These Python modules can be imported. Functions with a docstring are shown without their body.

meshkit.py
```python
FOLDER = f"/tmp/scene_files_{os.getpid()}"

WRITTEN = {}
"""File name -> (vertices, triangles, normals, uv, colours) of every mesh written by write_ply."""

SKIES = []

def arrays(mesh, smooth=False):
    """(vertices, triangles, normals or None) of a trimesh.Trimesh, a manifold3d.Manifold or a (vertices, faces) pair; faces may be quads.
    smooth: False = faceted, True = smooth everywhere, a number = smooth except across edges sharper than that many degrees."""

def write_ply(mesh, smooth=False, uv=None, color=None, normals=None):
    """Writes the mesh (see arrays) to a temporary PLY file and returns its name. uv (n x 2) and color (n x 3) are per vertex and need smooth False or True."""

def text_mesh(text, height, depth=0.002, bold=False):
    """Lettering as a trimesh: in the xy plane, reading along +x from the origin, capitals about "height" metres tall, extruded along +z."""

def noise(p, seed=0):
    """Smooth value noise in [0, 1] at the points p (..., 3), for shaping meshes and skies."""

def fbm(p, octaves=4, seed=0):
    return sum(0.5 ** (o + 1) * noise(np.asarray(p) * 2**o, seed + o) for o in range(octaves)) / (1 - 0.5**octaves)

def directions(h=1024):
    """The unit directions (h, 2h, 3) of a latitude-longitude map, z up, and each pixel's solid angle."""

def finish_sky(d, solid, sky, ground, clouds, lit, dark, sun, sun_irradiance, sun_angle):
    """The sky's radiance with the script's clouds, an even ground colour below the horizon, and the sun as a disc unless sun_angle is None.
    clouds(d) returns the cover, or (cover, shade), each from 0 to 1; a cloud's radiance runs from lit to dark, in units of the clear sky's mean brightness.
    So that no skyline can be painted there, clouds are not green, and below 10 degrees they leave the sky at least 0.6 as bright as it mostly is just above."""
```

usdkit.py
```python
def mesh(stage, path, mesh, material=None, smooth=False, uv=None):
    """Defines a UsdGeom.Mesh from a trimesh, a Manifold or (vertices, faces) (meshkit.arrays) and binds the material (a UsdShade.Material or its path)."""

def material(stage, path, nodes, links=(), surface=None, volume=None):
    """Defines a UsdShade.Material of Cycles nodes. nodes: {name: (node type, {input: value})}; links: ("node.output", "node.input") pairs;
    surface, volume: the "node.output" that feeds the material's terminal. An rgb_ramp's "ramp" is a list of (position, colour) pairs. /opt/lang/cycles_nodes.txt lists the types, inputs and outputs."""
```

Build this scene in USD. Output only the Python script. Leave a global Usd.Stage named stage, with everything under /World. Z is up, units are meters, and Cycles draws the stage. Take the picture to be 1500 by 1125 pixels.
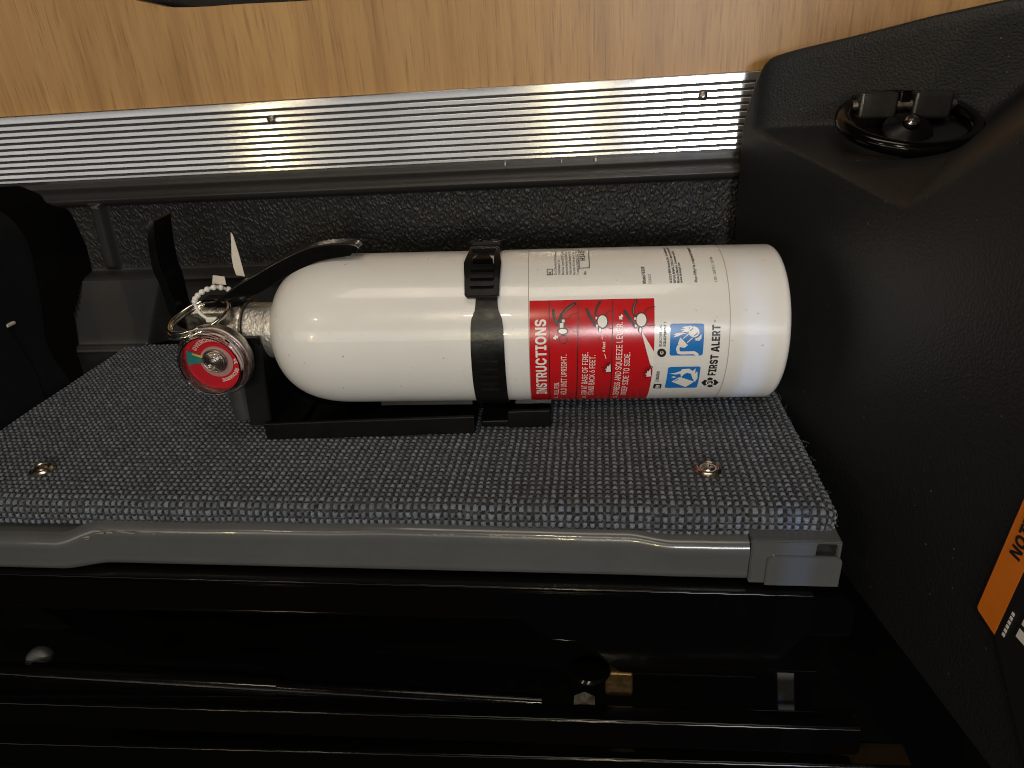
import math, glob
import numpy as np, trimesh, usdkit, meshkit
import manifold3d as m3
from pxr import Usd, UsdGeom, UsdLux, Gf, Sdf, Vt, UsdShade
from shapely.geometry import Polygon, LineString, Point, box as sbox, MultiPolygon
from shapely import affinity, union_all, box as vbox

stage = Usd.Stage.CreateInMemory()
UsdGeom.SetStageUpAxis(stage, 'Z'); UsdGeom.SetStageMetersPerUnit(stage, 1.0)
UsdGeom.Xform.Define(stage, '/World'); UsdGeom.Scope.Define(stage, '/World/Looks')
rng = np.random.default_rng(7)

# ------------------------------------------------------------------ camera
CAM = np.array([0.0, -0.36105, 0.19227])
RT = np.array([0.99262, 0.10470, -0.06173]); UP = np.array([0.00884, 0.44481, 0.89558]); FW = np.array([-0.12122, 0.88952, -0.44061])
RT /= np.linalg.norm(RT); UP -= RT * (UP @ RT); UP /= np.linalg.norm(UP); FW = np.cross(UP, RT)
cam = UsdGeom.Camera.Define(stage, '/World/camera')
M = Gf.Matrix4d(1.0)
for i, r in enumerate((RT, UP, -FW, CAM)):
    M.SetRow(i, Gf.Vec4d(*[float(x) for x in r], 1.0 if i == 3 else 0.0))
cam.AddTransformOp().Set(M)
cam.CreateHorizontalApertureAttr(36.0); cam.CreateFocalLengthAttr(36.0 * 1018.45 / 1500)
cam.CreateClippingRangeAttr(Gf.Vec2f(0.01, 50.0))
cam.CreateExposureAttr(0.0)

# ------------------------------------------------------------------ lights
def look_at(pos, target):
    pos, target = np.array(pos, float), np.array(target, float)
    z = pos - target; z /= np.linalg.norm(z)
    x = np.cross([0, 0, 1.0], z); x /= np.linalg.norm(x); y = np.cross(z, x)
    m = Gf.Matrix4d(1.0)
    for i, r in enumerate((x, y, z, pos)):
        m.SetRow(i, Gf.Vec4d(*[float(a) for a in r], 1.0 if i == 3 else 0.0))
    return m
def rect(name, pos, target, w, h, color, power, spread=None):
    l = UsdLux.RectLight.Define(stage, '/World/' + name)
    l.AddTransformOp().Set(look_at(pos, target))
    l.CreateWidthAttr(w); l.CreateHeightAttr(h); l.CreateColorAttr(Gf.Vec3f(*color)); l.CreateIntensityAttr(power); l.CreateNormalizeAttr(False)
    if spread:
        s = UsdLux.ShapingAPI.Apply(l.GetPrim()); s.CreateShapingConeAngleAttr(spread)
    return l
LIGHTS = [
    ('ceiling_lamp', (-0.08, -1.25, 0.98), (-0.05, 0.0, 0.05), 0.12, 0.03, (1.0, 0.85, 0.62), 250.0),
    ('ceiling_lamp_001', (-0.85, -1.25, 0.95), (-0.05, 0.0, 0.05), 0.08, 0.03, (1.0, 0.82, 0.58), 150.0),
    ('ceiling_lamp_002', (-0.05, -0.36, 1.15), (-0.02, 0.02, 0.05), 0.70, 0.30, (1.0, 0.87, 0.72), 3.9),
    ('doorway_light', (0.22, -1.1, 0.26), (0.0, 0.0, 0.07), 0.18, 0.14, (0.97, 0.97, 1.0), 46.0),
    ('cabin_window', (-0.60, -1.3, 0.30), (-0.5, 0.0, 0.14), 3.2, 0.30, (1.0, 0.97, 0.95), 1.25),  # added fill panel, gives the metal strip a broad glow to reflect
    ('daylight_outside', (0.900, -6.9, 0.70), (0.0735, 0.108, 0.70), 0.05, 1.06, (0.24, 0.48, 1.0), 2200.0),
    ('shelf_lamp', (-0.05, -1.25, 0.26), (-0.02, 0.0, 0.14), 0.030, 0.05, (1.0, 0.80, 0.34), 200.0),
    ('shelf_lamp_001', (-0.84, -1.25, 0.26), (-0.20, 0.0, 0.14), 0.030, 0.05, (1.0, 0.80, 0.36), 150.0),
]
for a in LIGHTS: rect(*a)
dome = UsdLux.DomeLight.Define(stage, '/World/cabin_light')
dome.CreateIntensityAttr(1.0); dome.CreateColorAttr(Gf.Vec3f(0.004, 0.0037, 0.0033))

# ------------------------------------------------------------------ helpers: scene tree
used = {}
def numbered(path):
    k = used.get(path, -1) + 1; used[path] = k
    return path if k == 0 else '%s_%03d' % (path, k)
def tag(p, label=None, cat=None, group=None, kind=None):
    for k, v in (('label', label), ('category', cat), ('group', group), ('kind', kind)):
        if v: p.SetCustomDataByKey(k, v)
    return p
def thing(name, label, cat, matrix=None, group=None):
    x = UsdGeom.Xform.Define(stage, numbered('/World/' + name))
    if matrix is not None: x.AddTransformOp().Set(matrix)
    return tag(x.GetPrim(), label, cat, group)
def part(name, mesh, mat, parent=None, smooth=35, label=None, kind=None):
    base = str(parent.GetPath()) if parent is not None else '/World'
    m = usdkit.mesh(stage, numbered(base + '/' + name), mesh, MAT[mat], smooth=smooth)
    return tag(m.GetPrim(), label=label, kind=kind)
def mat4(x, y, z, o):
    m = Gf.Matrix4d(1.0)
    for i, r in enumerate((x, y, z, o)):
        m.SetRow(i, Gf.Vec4d(*[float(a) for a in r], 1.0 if i == 3 else 0.0))
    return m

# ------------------------------------------------------------------ helpers: shapes
def cat(*ms): return trimesh.util.concatenate(list(ms))
def rotx(m, deg): m.apply_transform(trimesh.transformations.rotation_matrix(math.radians(deg), [1, 0, 0])); return m
def grid(P, flip=False):
    """P: (n, m, 3) points -> quad sheet as a trimesh"""
    n, m = P.shape[:2]
    i = np.arange(n * m).reshape(n, m)
    q = np.stack([i[:-1, :-1], i[1:, :-1], i[1:, 1:], i[:-1, 1:]], -1).reshape(-1, 4)
    if flip: q = q[:, ::-1]
    f = np.vstack([q[:, [0, 1, 2]], q[:, [0, 2, 3]]])
    return trimesh.Trimesh(P.reshape(-1, 3), f, process=False)
def lathe(profile, axis, seg=96, origin=(0, 0, 0)):
    """profile: (distance along axis, radius) list; axis: unit vector"""
    a = np.array(axis, float); a /= np.linalg.norm(a)
    u = np.cross(a, [0.3, 0.2, 0.93]); u /= np.linalg.norm(u); v = np.cross(a, u)
    pr = np.array(profile, float); th = np.linspace(0, 2 * np.pi, seg + 1)
    P = np.array(origin) + pr[:, None, :1] * a + pr[:, None, 1:] * (np.cos(th)[None, :, None] * u + np.sin(th)[None, :, None] * v)
    return grid(P, flip=False)
def tube(path, r, sides=12, closed=False):
    p = np.array(path, float); n = len(p)
    r = np.broadcast_to(np.array(r, float), (n,))
    t = (np.roll(p, -1, 0) - np.roll(p, 1, 0)) if closed else np.gradient(p, axis=0)
    t /= np.linalg.norm(t, axis=1, keepdims=True)
    ref = np.array([0.31, 0.42, 0.85]); u = np.cross(t[0], ref); u /= np.linalg.norm(u); rows = []
    for k in range(n):
        u = u - t[k] * (u @ t[k]); u /= np.linalg.norm(u); v = np.cross(t[k], u)
        th = np.linspace(0, 2 * np.pi, sides + 1)
        rows.append(p[k] + r[k] * (np.cos(th)[:, None] * u + np.sin(th)[:, None] * v))
    if closed: rows.append(rows[0])
    m = grid(np.array(rows), flip=True)
    if not closed:
        caps = []
        for k, s in ((0, 1), (n - 1, -1)):
            ring = rows[k][:-1]; vv = np.vstack([ring, p[k]]); q = np.arange(sides)
            f = np.stack([q, (q + 1) % sides, np.full(sides, sides)], 1)
            caps.append(trimesh.Trimesh(vv, f if s < 0 else f[:, ::-1], process=False))
        m = cat(m, *caps)
    return m
def curve(pts, n=40):
    """smooth curve through pts (Catmull-Rom)"""
    p = np.array(pts, float); p = np.vstack([2 * p[0] - p[1], p, 2 * p[-1] - p[-2]]); out = []
    m = len(p) - 3
    for t in np.linspace(0, m - 1e-9, n):
        k = int(t); f = t - k; a, b, c, d = p[k:k + 4]
        out.append(0.5 * (2 * b + (c - a) * f + (2 * a - 5 * b + 4 * c - d) * f ** 2 + (3 * b - a - 3 * c + d) * f ** 3))
    return np.array(out)
def arc(c, r, a0, a1, n=8):
    t = np.radians(np.linspace(a0, a1, n)); return [(c[0] + r * math.cos(x), c[1] + r * math.sin(x)) for x in t]
def rbox(size, r=0.001, at=(0, 0, 0), seg=12):
    h = np.array(size) / 2 - r
    s = m3.Manifold.sphere(r, seg)
    m = m3.Manifold.batch_hull([s.translate([float(a * h[0]), float(b * h[1]), float(c * h[2])]) for a in (-1, 1) for b in (-1, 1) for c in (-1, 1)])
    m = m.translate([float(x) for x in at]).to_mesh()
    return trimesh.Trimesh(m.vert_properties[:, :3], m.tri_verts, process=False)
def polys(g): return [x for x in getattr(g, 'geoms', [g]) if isinstance(x, Polygon) and x.area > 1e-12]
def extrude(shape, depth):
    return cat(*[trimesh.creation.extrude_polygon(g, depth, engine='earcut') for g in polys(shape)])
def bevelled(shape, depth, b):
    """plate in xy with its upper and lower edges chamfered by b"""
    ms = []
    for g in polys(shape):
        cs = lambda q: m3.CrossSection([np.array(q.exterior.coords)[:-1].astype(np.float32)] + [np.array(i.coords)[:-1].astype(np.float32) for i in q.interiors], m3.FillRule.EvenOdd)
        mid = cs(g).extrude(depth - 2 * b).translate([0, 0, b])
        inner = g.buffer(-b, join_style=2)
        ms.append(extrude(g, depth - 2 * b).apply_translation([0, 0, b]))
        # chamfer rings by slices
        for k in range(3):
            d = b * (1 - math.cos((k + 1) / 3 * math.pi / 2)); z = b * math.sin((k + 1) / 3 * math.pi / 2); z0 = b * math.sin(k / 3 * math.pi / 2)
            q = g.buffer(-d, join_style=1)
            if q.is_empty: continue
            ms.append(extrude(q, z - z0).apply_translation([0, 0, depth - b + z0]))
            ms.append(extrude(q, z - z0).apply_translation([0, 0, b - z]))
    return cat(*ms)
def place(m, x, y, z, o):
    """maps mesh x,y,z axes to the given vectors"""
    v = np.array(m.vertices); m2 = trimesh.Trimesh(np.array(o) + v[:, :1] * np.array(x) + v[:, 1:2] * np.array(y) + v[:, 2:] * np.array(z), m.faces, process=False)
    if np.dot(np.cross(x, y), z) < 0: m2.faces = m2.faces[:, ::-1]
    return m2
FONT = None
def text_shape(txt, bold=0):
    """lettering as a shapely shape, cap height 70 units"""
    global FONT
    from PIL import Image, ImageDraw, ImageFont
    if FONT is None:
        FONT = {}
        for k, wgt in ((0, 500), (1, 800), (2, 900)):
            FONT[k] = ImageFont.truetype(glob.glob('/opt/blender-*/*/datafiles/fonts/Inter.woff2')[0], 96)
            try: FONT[k].set_variation_by_axes([14, wgt] if len(FONT[k].get_variation_axes()) > 1 else [wgt])
            except Exception: pass
    sw = 0; font = FONT[bold]
    x0, y0, x1, y1 = font.getbbox(txt, anchor='ls', stroke_width=sw)
    im = Image.new('L', (x1 - x0 + 8, y1 - y0 + 8)); ImageDraw.Draw(im).text((4 - x0, 4 - y0), txt, 255, font, anchor='ls', stroke_width=sw)
    on = np.pad(np.asarray(im) > 127, ((0, 0), (1, 1))).astype(np.int8)
    rows, st = np.nonzero(np.diff(on, axis=1) == 1); en = np.nonzero(np.diff(on, axis=1) == -1)[1]
    return affinity.translate(union_all(vbox(st, -rows - 1, en, -rows)).buffer(0.6).buffer(-0.6).simplify(0.8), -4, 4 - y0)
def fit_text(txt, bold, s0, s1, t0, t1):
    """reads along +t (y) from t0 to t1 with the letters' feet at s1 (x) and tops at s0"""
    g = text_shape(txt, bold); a, b, c, d = g.bounds
    kx = (t1 - t0) / (c - a); ky = (s1 - s0) / 70.0
    # local x -> +y ; local y -> -x
    return affinity.affine_transform(g, [0, -ky, kx, 0, s1, t0 - a * kx])
R = 0.0413
def wrap(shape, r0, r1=None, edge=0.0022, top_only=False):
    """shape in (s along the axis, t around), metres, laid on the cylinder between radii r0 and r1; frame: x axis, -y front, z up"""
    r1 = r1 or r0; vs, fs, n = [], [], 0
    _, t0, _, t1 = shape.bounds
    k0, k1 = int(math.floor(t0 / edge)), int(math.ceil(t1 / edge))
    def add(v, f):
        nonlocal n
        vs.append(v); fs.append(f + n); n += len(v)
    for k in range(k0, k1):
        b = shape.intersection(sbox(-1, k * edge, 1, (k + 1) * edge)) if k1 - k0 > 1 else shape
        for g in polys(b):
            v, f = trimesh.creation.triangulate_polygon(g, engine='earcut'); v = np.array(v); f = np.array(f)
            a2 = (v[f[:, 1], 0] - v[f[:, 0], 0]) * (v[f[:, 2], 1] - v[f[:, 0], 1]) - (v[f[:, 1], 1] - v[f[:, 0], 1]) * (v[f[:, 2], 0] - v[f[:, 0], 0])
            f[a2 < 0] = f[a2 < 0][:, ::-1]
            add(np.column_stack([v, np.full(len(v), r1)]), f)
            if not top_only: add(np.column_stack([v, np.full(len(v), r0)]), f[:, ::-1])
    if not top_only:
        for g in polys(shape):
            for ringc, sg in [(g.exterior, 1)] + [(q, -1) for q in g.interiors]:
                c = np.array(ringc.segmentize(edge).coords)
                if ringc.is_ccw != (sg > 0): c = c[::-1]
                m = len(c); q = np.arange(m - 1)
                add(np.vstack([np.column_stack([c, np.full(m, r0)]), np.column_stack([c, np.full(m, r1)])]), np.vstack([np.stack([q, q + 1, q + m + 1], 1), np.stack([q, q + m + 1, q + m], 1)]))
    w, f = np.vstack(vs), np.vstack(fs); a = w[:, 1] / R
    m = trimesh.Trimesh(np.stack([w[:, 0], -w[:, 2] * np.cos(a), w[:, 2] * np.sin(a)], 1), f, process=False)
    m.merge_vertices(digits_vertex=7); return m
def rrect(x0, y0, x1, y1, r): return sbox(x0 + r, y0 + r, x1 - r, y1 - r).buffer(r, 6)

# ------------------------------------------------------------------ materials
MAT = {}
def material(name, nodes, links, surface='p.BSDF'):
    MAT[name] = usdkit.material(stage, '/World/Looks/' + name, nodes, links, surface=surface)
def plain(name, color, rough=0.4, metallic=0.0, bump=None, coat=0.0, spec=0.5, var=0.0, rvar=0.0, vscale=40):
    n = {'p': ('principled_bsdf', {'base_color': color, 'roughness': rough, 'metallic': metallic, 'coat_weight': coat, 'specular_ior_level': spec}),
         'tc': ('texture_coordinate', {})}
    l = []
    if bump:
        n['nz'] = ('noise_texture', {'scale': bump[0], 'detail': 3.0}); n['b'] = ('bump', {'strength': bump[1], 'distance': bump[2]})
        l += [('tc.object', 'nz.vector'), ('nz.fac', 'b.height'), ('b.normal', 'p.normal')]
    if var:
        n['v'] = ('noise_texture', {'scale': vscale, 'detail': 5.0, 'roughness': 0.6})
        n['r'] = ('rgb_ramp', {'ramp': [(0.3, tuple(c * (1 - var) for c in color)), (0.7, tuple(min(1, c * (1 + var)) for c in color))]})
        l += [('tc.object', 'v.vector'), ('v.fac', 'r.fac'), ('r.color', 'p.base_color')]
    if rvar:
        n['v2'] = ('noise_texture', {'scale': vscale * 1.7, 'detail': 6.0, 'roughness': 0.65})
        n['mr'] = ('map_range', {'from_min': 0.3, 'from_max': 0.7, 'to_min': max(0.02, rough - rvar), 'to_max': rough + rvar})
        l += [('tc.object', 'v2.vector'), ('v2.fac', 'mr.value'), ('mr.result', 'p.roughness')]
    material(name, n, l)
plain('black_plastic', (0.004, 0.004, 0.0043), 0.38, spec=0.2, bump=(900, 0.15, 0.0004), rvar=0.08)
plain('black_strap', (0.0045, 0.0043, 0.0042), 0.34, spec=0.42, bump=(500, 0.12, 0.0005), rvar=0.1)
plain('black_lever', (0.003, 0.003, 0.0033), 0.20, spec=0.3, rvar=0.05)
plain('black_gloss', (0.0020, 0.0018, 0.0017), 0.14, spec=0.28, bump=(120, 0.05, 0.002), rvar=0.05)
plain('black_matte', (0.002, 0.002, 0.002), 0.8, spec=0.1)
plain('smooth_trim', (0.022, 0.021, 0.020), 0.40, bump=(1500, 0.15, 0.0003), rvar=0.06)
plain('print_black', (0.015, 0.015, 0.015), 0.35)
plain('print_grey', (0.16, 0.15, 0.13), 0.35)
plain('print_white', (0.78, 0.75, 0.70), 0.28)
plain('print_red', (0.52, 0.010, 0.014), 0.22, rvar=0.03, vscale=60)
plain('print_blue', (0.012, 0.17, 0.52), 0.3)
plain('seam_line', (0.30, 0.28, 0.25), 0.5)
plain('sticker_orange', (0.75, 0.19, 0.01), 0.5, var=0.08)
plain('sticker_black', (0.010, 0.010, 0.011), 0.45)
plain('seal_white', (0.72, 0.70, 0.64), 0.35)
plain('tag_paper', (0.62, 0.57, 0.48), 0.6, var=0.06)
plain('chrome', (0.62, 0.58, 0.52), 0.16, metallic=1.0, rvar=0.06, vscale=300)
plain('cast_metal', (0.42, 0.39, 0.35), 0.33, metallic=1.0, bump=(700, 0.3, 0.0006), var=0.15, rvar=0.1, vscale=250)
plain('neck_metal', (0.62, 0.59, 0.54), 0.42, metallic=0.85, bump=(520, 0.6, 0.0008), var=0.10, rvar=0.10, vscale=300)
plain('dull_steel', (0.30, 0.28, 0.25), 0.38, metallic=1.0, bump=(400, 0.3, 0.0006), var=0.2, rvar=0.12, vscale=200)
plain('nozzle_grey', (0.035, 0.035, 0.035), 0.5, var=0.1)
plain('dark_steel', (0.13, 0.13, 0.13), 0.30, metallic=0.9, rvar=0.06)
plain('bolt_zinc', (0.20, 0.185, 0.15), 0.55, metallic=0.25, bump=(500, 0.4, 0.0006), var=0.3, rvar=0.1, vscale=260)
plain('brass', (0.16, 0.10, 0.04), 0.5, metallic=0.9, var=0.3, rvar=0.12, vscale=220)
plain('groove_shade', (0.035, 0.034, 0.036), 0.6)  # near-black standing in for shade in the strip's slots
plain('dial_pale', (0.42, 0.26, 0.24), 0.35)
plain('screw_nickel', (0.58, 0.52, 0.44), 0.22, metallic=1.0, rvar=0.08, vscale=600)
plain('dial_red', (0.55, 0.008, 0.02), 0.4)
plain('dial_green', (0.02, 0.22, 0.20), 0.4)
plain('dial_yellow', (0.75, 0.50, 0.08), 0.4)
plain('dial_print', (0.75, 0.62, 0.55), 0.45)
plain('grey_paint', (0.080, 0.082, 0.083), 0.24, bump=(60, 0.06, 0.003), var=0.06, rvar=0.06, vscale=30, coat=0.3)
plain('bare_wear', (0.35, 0.32, 0.24), 0.5, metallic=0.4)
plain('blue_black', (0.0045, 0.005, 0.007), 0.5, bump=(1500, 0.2, 0.0003), rvar=0.08)
# white enamel with small specks and scuffs
material('white_enamel', {
    'tc': ('texture_coordinate', {}), 'n1': ('noise_texture', {'scale': 420.0, 'detail': 2.0}), 'r1': ('rgb_ramp', {'ramp': [(0.725, (1, 1, 1)), (0.78, (0.52, 0.46, 0.40))]}),
    'n2': ('noise_texture', {'scale': 14.0, 'detail': 5.0}), 'r2': ('rgb_ramp', {'ramp': [(0.3, (0.75, 0.735, 0.70)), (0.7, (0.79, 0.775, 0.74))]}),
    'mx': ('mix_color', {'blend_type': 'multiply', 'fac': 1.0}),
    'n3': ('noise_texture', {'scale': 60.0, 'detail': 6.0}), 'mr': ('map_range', {'from_min': 0.3, 'from_max': 0.7, 'to_min': 0.20, 'to_max': 0.32}),
    'n4': ('noise_texture', {'scale': 120.0, 'detail': 4.0}), 'b': ('bump', {'strength': 0.16, 'distance': 0.0006}),
    'p': ('principled_bsdf', {'coat_weight': 0.45, 'coat_roughness': 0.035})},
    [('tc.object', 'n1.vector'), ('tc.object', 'n2.vector'), ('tc.object', 'n3.vector'), ('tc.object', 'n4.vector'), ('n1.fac', 'r1.fac'), ('n2.fac', 'r2.fac'), ('r1.color', 'mx.a'), ('r2.color', 'mx.b'),
     ('mx.result', 'p.base_color'), ('n3.fac', 'mr.value'), ('mr.result', 'p.roughness'), ('n4.fac', 'b.height'), ('b.normal', 'p.normal')])
# brushed aluminium: fine lines along x
material('aluminium', {
    'tc': ('texture_coordinate', {}), 'n2': ('noise_texture', {'scale': 35.0, 'detail': 6.0, 'roughness': 0.65}), 'mr': ('map_range', {'from_min': 0.3, 'from_max': 0.7, 'to_min': 0.19, 'to_max': 0.235}),
    'r': ('rgb_ramp', {'ramp': [(0.3, (0.68, 0.675, 0.67)), (0.7, (0.76, 0.755, 0.75))]}), 't': ('combine_xyz', {'x': 0.0, 'y': 0.0, 'z': 1.0}),
    'p': ('principled_bsdf', {'metallic': 0.92, 'anisotropic': 0.9})},
    [('tc.object', 'n2.vector'), ('n2.fac', 'mr.value'), ('mr.result', 'p.roughness'), ('n2.fac', 'r.fac'), ('r.color', 'p.base_color'), ('t.vector', 'p.tangent')])
# birch plywood: long vertical grain
material('plywood', {
    'tc': ('texture_coordinate', {}),
    'mp1': ('mapping', {'scale': (95.0, 95.0, 6.0)}), 'n1': ('noise_texture', {'scale': 1.0, 'detail': 4.0, 'roughness': 0.6, 'distortion': 0.4}),
    'mp2': ('mapping', {'scale': (700.0, 700.0, 34.0)}), 'n2': ('noise_texture', {'scale': 1.0, 'detail': 3.0, 'roughness': 0.6}),
    'mp3': ('mapping', {'scale': (9.0, 9.0, 1.6)}), 'n3': ('noise_texture', {'scale': 1.0, 'detail': 3.0}),
    'r1': ('rgb_ramp', {'ramp': [(0.25, (0.33, 0.165, 0.048)), (0.5, (0.45, 0.242, 0.076)), (0.75, (0.51, 0.295, 0.102))]}),
    'r2': ('rgb_ramp', {'ramp': [(0.30, (0.60, 0.52, 0.43)), (0.45, (0.98, 0.98, 0.98)), (0.7, (1.06, 1.06, 1.06))]}),
    'r3': ('rgb_ramp', {'ramp': [(0.3, (0.86, 0.86, 0.88)), (0.7, (1.0, 1.0, 1.0))]}),
    'm1': ('mix_color', {'blend_type': 'multiply', 'fac': 0.7}), 'm2': ('mix_color', {'blend_type': 'multiply', 'fac': 1.0}),
    'b': ('bump', {'strength': 0.2, 'distance': 0.0006}),
    'p': ('principled_bsdf', {'roughness': 0.42, 'coat_weight': 0.1, 'coat_roughness': 0.3})},
    [('tc.object', 'mp1.vector'), ('tc.object', 'mp2.vector'), ('tc.object', 'mp3.vector'), ('mp1.vector', 'n1.vector'), ('mp2.vector', 'n2.vector'), ('mp3.vector', 'n3.vector'),
     ('n1.fac', 'r1.fac'), ('n2.fac', 'r2.fac'), ('n3.fac', 'r3.fac'), ('r1.color', 'm1.a'), ('r2.color', 'm1.b'), ('m1.result', 'm2.a'), ('r3.color', 'm2.b'), ('m2.result', 'p.base_color'), ('n2.fac', 'b.height'), ('b.normal', 'p.normal')])
# moulded trim with a worm grain
material('pebble_trim', {
    'tc': ('texture_coordinate', {}), 'mp': ('mapping', {'rotation': (0.0, 0.7, 0.0), 'scale': (1.0, 1.0, 0.62)}), 'w': ('noise_texture', {'scale': 560.0, 'detail': 0.0, 'distortion': 0.35}),
    'r': ('rgb_ramp', {'ramp': [(0.40, (0, 0, 0)), (0.50, (0.35, 0.35, 0.35)), (0.64, (1, 1, 1))]}), 'b': ('bump', {'strength': 1.0, 'distance': 0.0005}),
    'n2': ('noise_texture', {'scale': 2500.0, 'detail': 2.0}), 'b2': ('bump', {'strength': 0.12, 'distance': 0.0002}),
    'p': ('principled_bsdf', {'base_color': (0.0165, 0.016, 0.0155), 'roughness': 0.47})},
    [('tc.object', 'mp.vector'), ('mp.vector', 'w.vector'), ('w.fac', 'r.fac'), ('r.color', 'b.height'), ('tc.object', 'n2.vector'), ('n2.fac', 'b2.height'), ('b.normal', 'b2.normal'), ('b2.normal', 'p.normal')])
# leather-grained panel with sparse dust
material('side_trim', {
    'tc': ('texture_coordinate', {}), 'v': ('voronoi_texture', {'scale': 820.0, 'feature': 'smooth_f1', 'smoothness': 0.4}),
    'r': ('rgb_ramp', {'ramp': [(0.1, (1, 1, 1)), (0.7, (0, 0, 0))]}), 'b': ('bump', {'strength': 0.30, 'distance': 0.0004}),
    'd': ('noise_texture', {'scale': 480.0, 'detail': 1.0}), 'dr': ('rgb_ramp', {'ramp': [(0.775, (0.0140, 0.0146, 0.0162)), (0.80, (0.16, 0.15, 0.14))]}),
    'p': ('principled_bsdf', {'roughness': 0.48, 'specular_ior_level': 0.36})},
    [('tc.object', 'v.vector'), ('v.distance', 'r.fac'), ('r.color', 'b.height'), ('b.normal', 'p.normal'), ('tc.object', 'd.vector'), ('d.fac', 'dr.fac'), ('dr.color', 'p.base_color')])
# woven fabric: the yarn tone is carried by the mesh, fibres by a fine noise
material('fabric', {
    'a': ('attribute', {'attribute': 'yarn'}), 'tc': ('texture_coordinate', {}), 'n': ('noise_texture', {'scale': 2600.0, 'detail': 3.0}),
    'r': ('rgb_ramp', {'ramp': [(0.25, (0.55, 0.55, 0.56)), (0.75, (1.35, 1.35, 1.35))]}), 'mx': ('mix_color', {'blend_type': 'multiply', 'fac': 1.0, 'use_clamp': False}),
    'b': ('bump', {'strength': 0.6, 'distance': 0.0004}),
    'p': ('principled_bsdf', {'roughness': 0.75, 'specular_ior_level': 0.25, 'sheen_weight': 0.15, 'sheen_roughness': 0.4})},
    [('tc.object', 'n.vector'), ('n.fac', 'r.fac'), ('a.color', 'mx.a'), ('r.color', 'mx.b'), ('mx.result', 'p.base_color'), ('n.fac', 'b.height'), ('b.normal', 'p.normal')])
plain('fibre', (0.16, 0.165, 0.18), 0.7)
MAT['lens'] = usdkit.material(stage, '/World/Looks/lens', {
    'f': ('fresnel', {'IOR': 1.5}), 't': ('transparent_bsdf', {'color': (0.96, 0.93, 0.93)}), 'g': ('glossy_bsdf', {'roughness': 0.05, 'color': (1, 1, 1)}), 'm': ('mix_closure', {})},
    [('f.fac', 'm.fac'), ('t.BSDF', 'm.closure1'), ('g.BSDF', 'm.closure2')], surface='m.closure')
MAT['lens_rim'] = usdkit.material(stage, '/World/Looks/lens_rim', {'p': ('principled_bsdf', {'base_color': (0.95, 0.85, 0.86), 'roughness': 0.08, 'transmission_weight': 1.0, 'ior': 1.49})}, [], surface='p.BSDF')

# ================================================================== SETTING
fl = part('floor', grid(np.array([[[x, y, -0.21] for y in (-0.5, 0.3)] for x in (-0.8, 0.6)]), flip=False), 'black_matte'); tag(fl, kind='structure')

# unseen doors added behind the camera; their gap narrows the daylight to a streak
gx = 0.2415
for a, b in ((gx - 0.9, gx - 0.004), (gx + 0.004, gx + 0.9)):
    dd = part('door_blocker', rbox((b - a, 0.03, 2.6), 0.003, ((a + b) / 2, -1.40, 0.5), 8), 'black_matte'); tag(dd, kind='structure')

lt = part('door_blocker', rbox((0.012, 0.03, 1.6), 0.001, (gx, -1.405, 0.975), 8), 'black_matte'); tag(lt, kind='structure')  # added filler in the gap's upper part keeps the streak off the plywood
iw = part('inner_wall', rbox((1.0, 0.02, 0.40), 0.002, (-0.2, 0.26, 0.0), 6), 'black_matte'); tag(iw, kind='structure')

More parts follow.
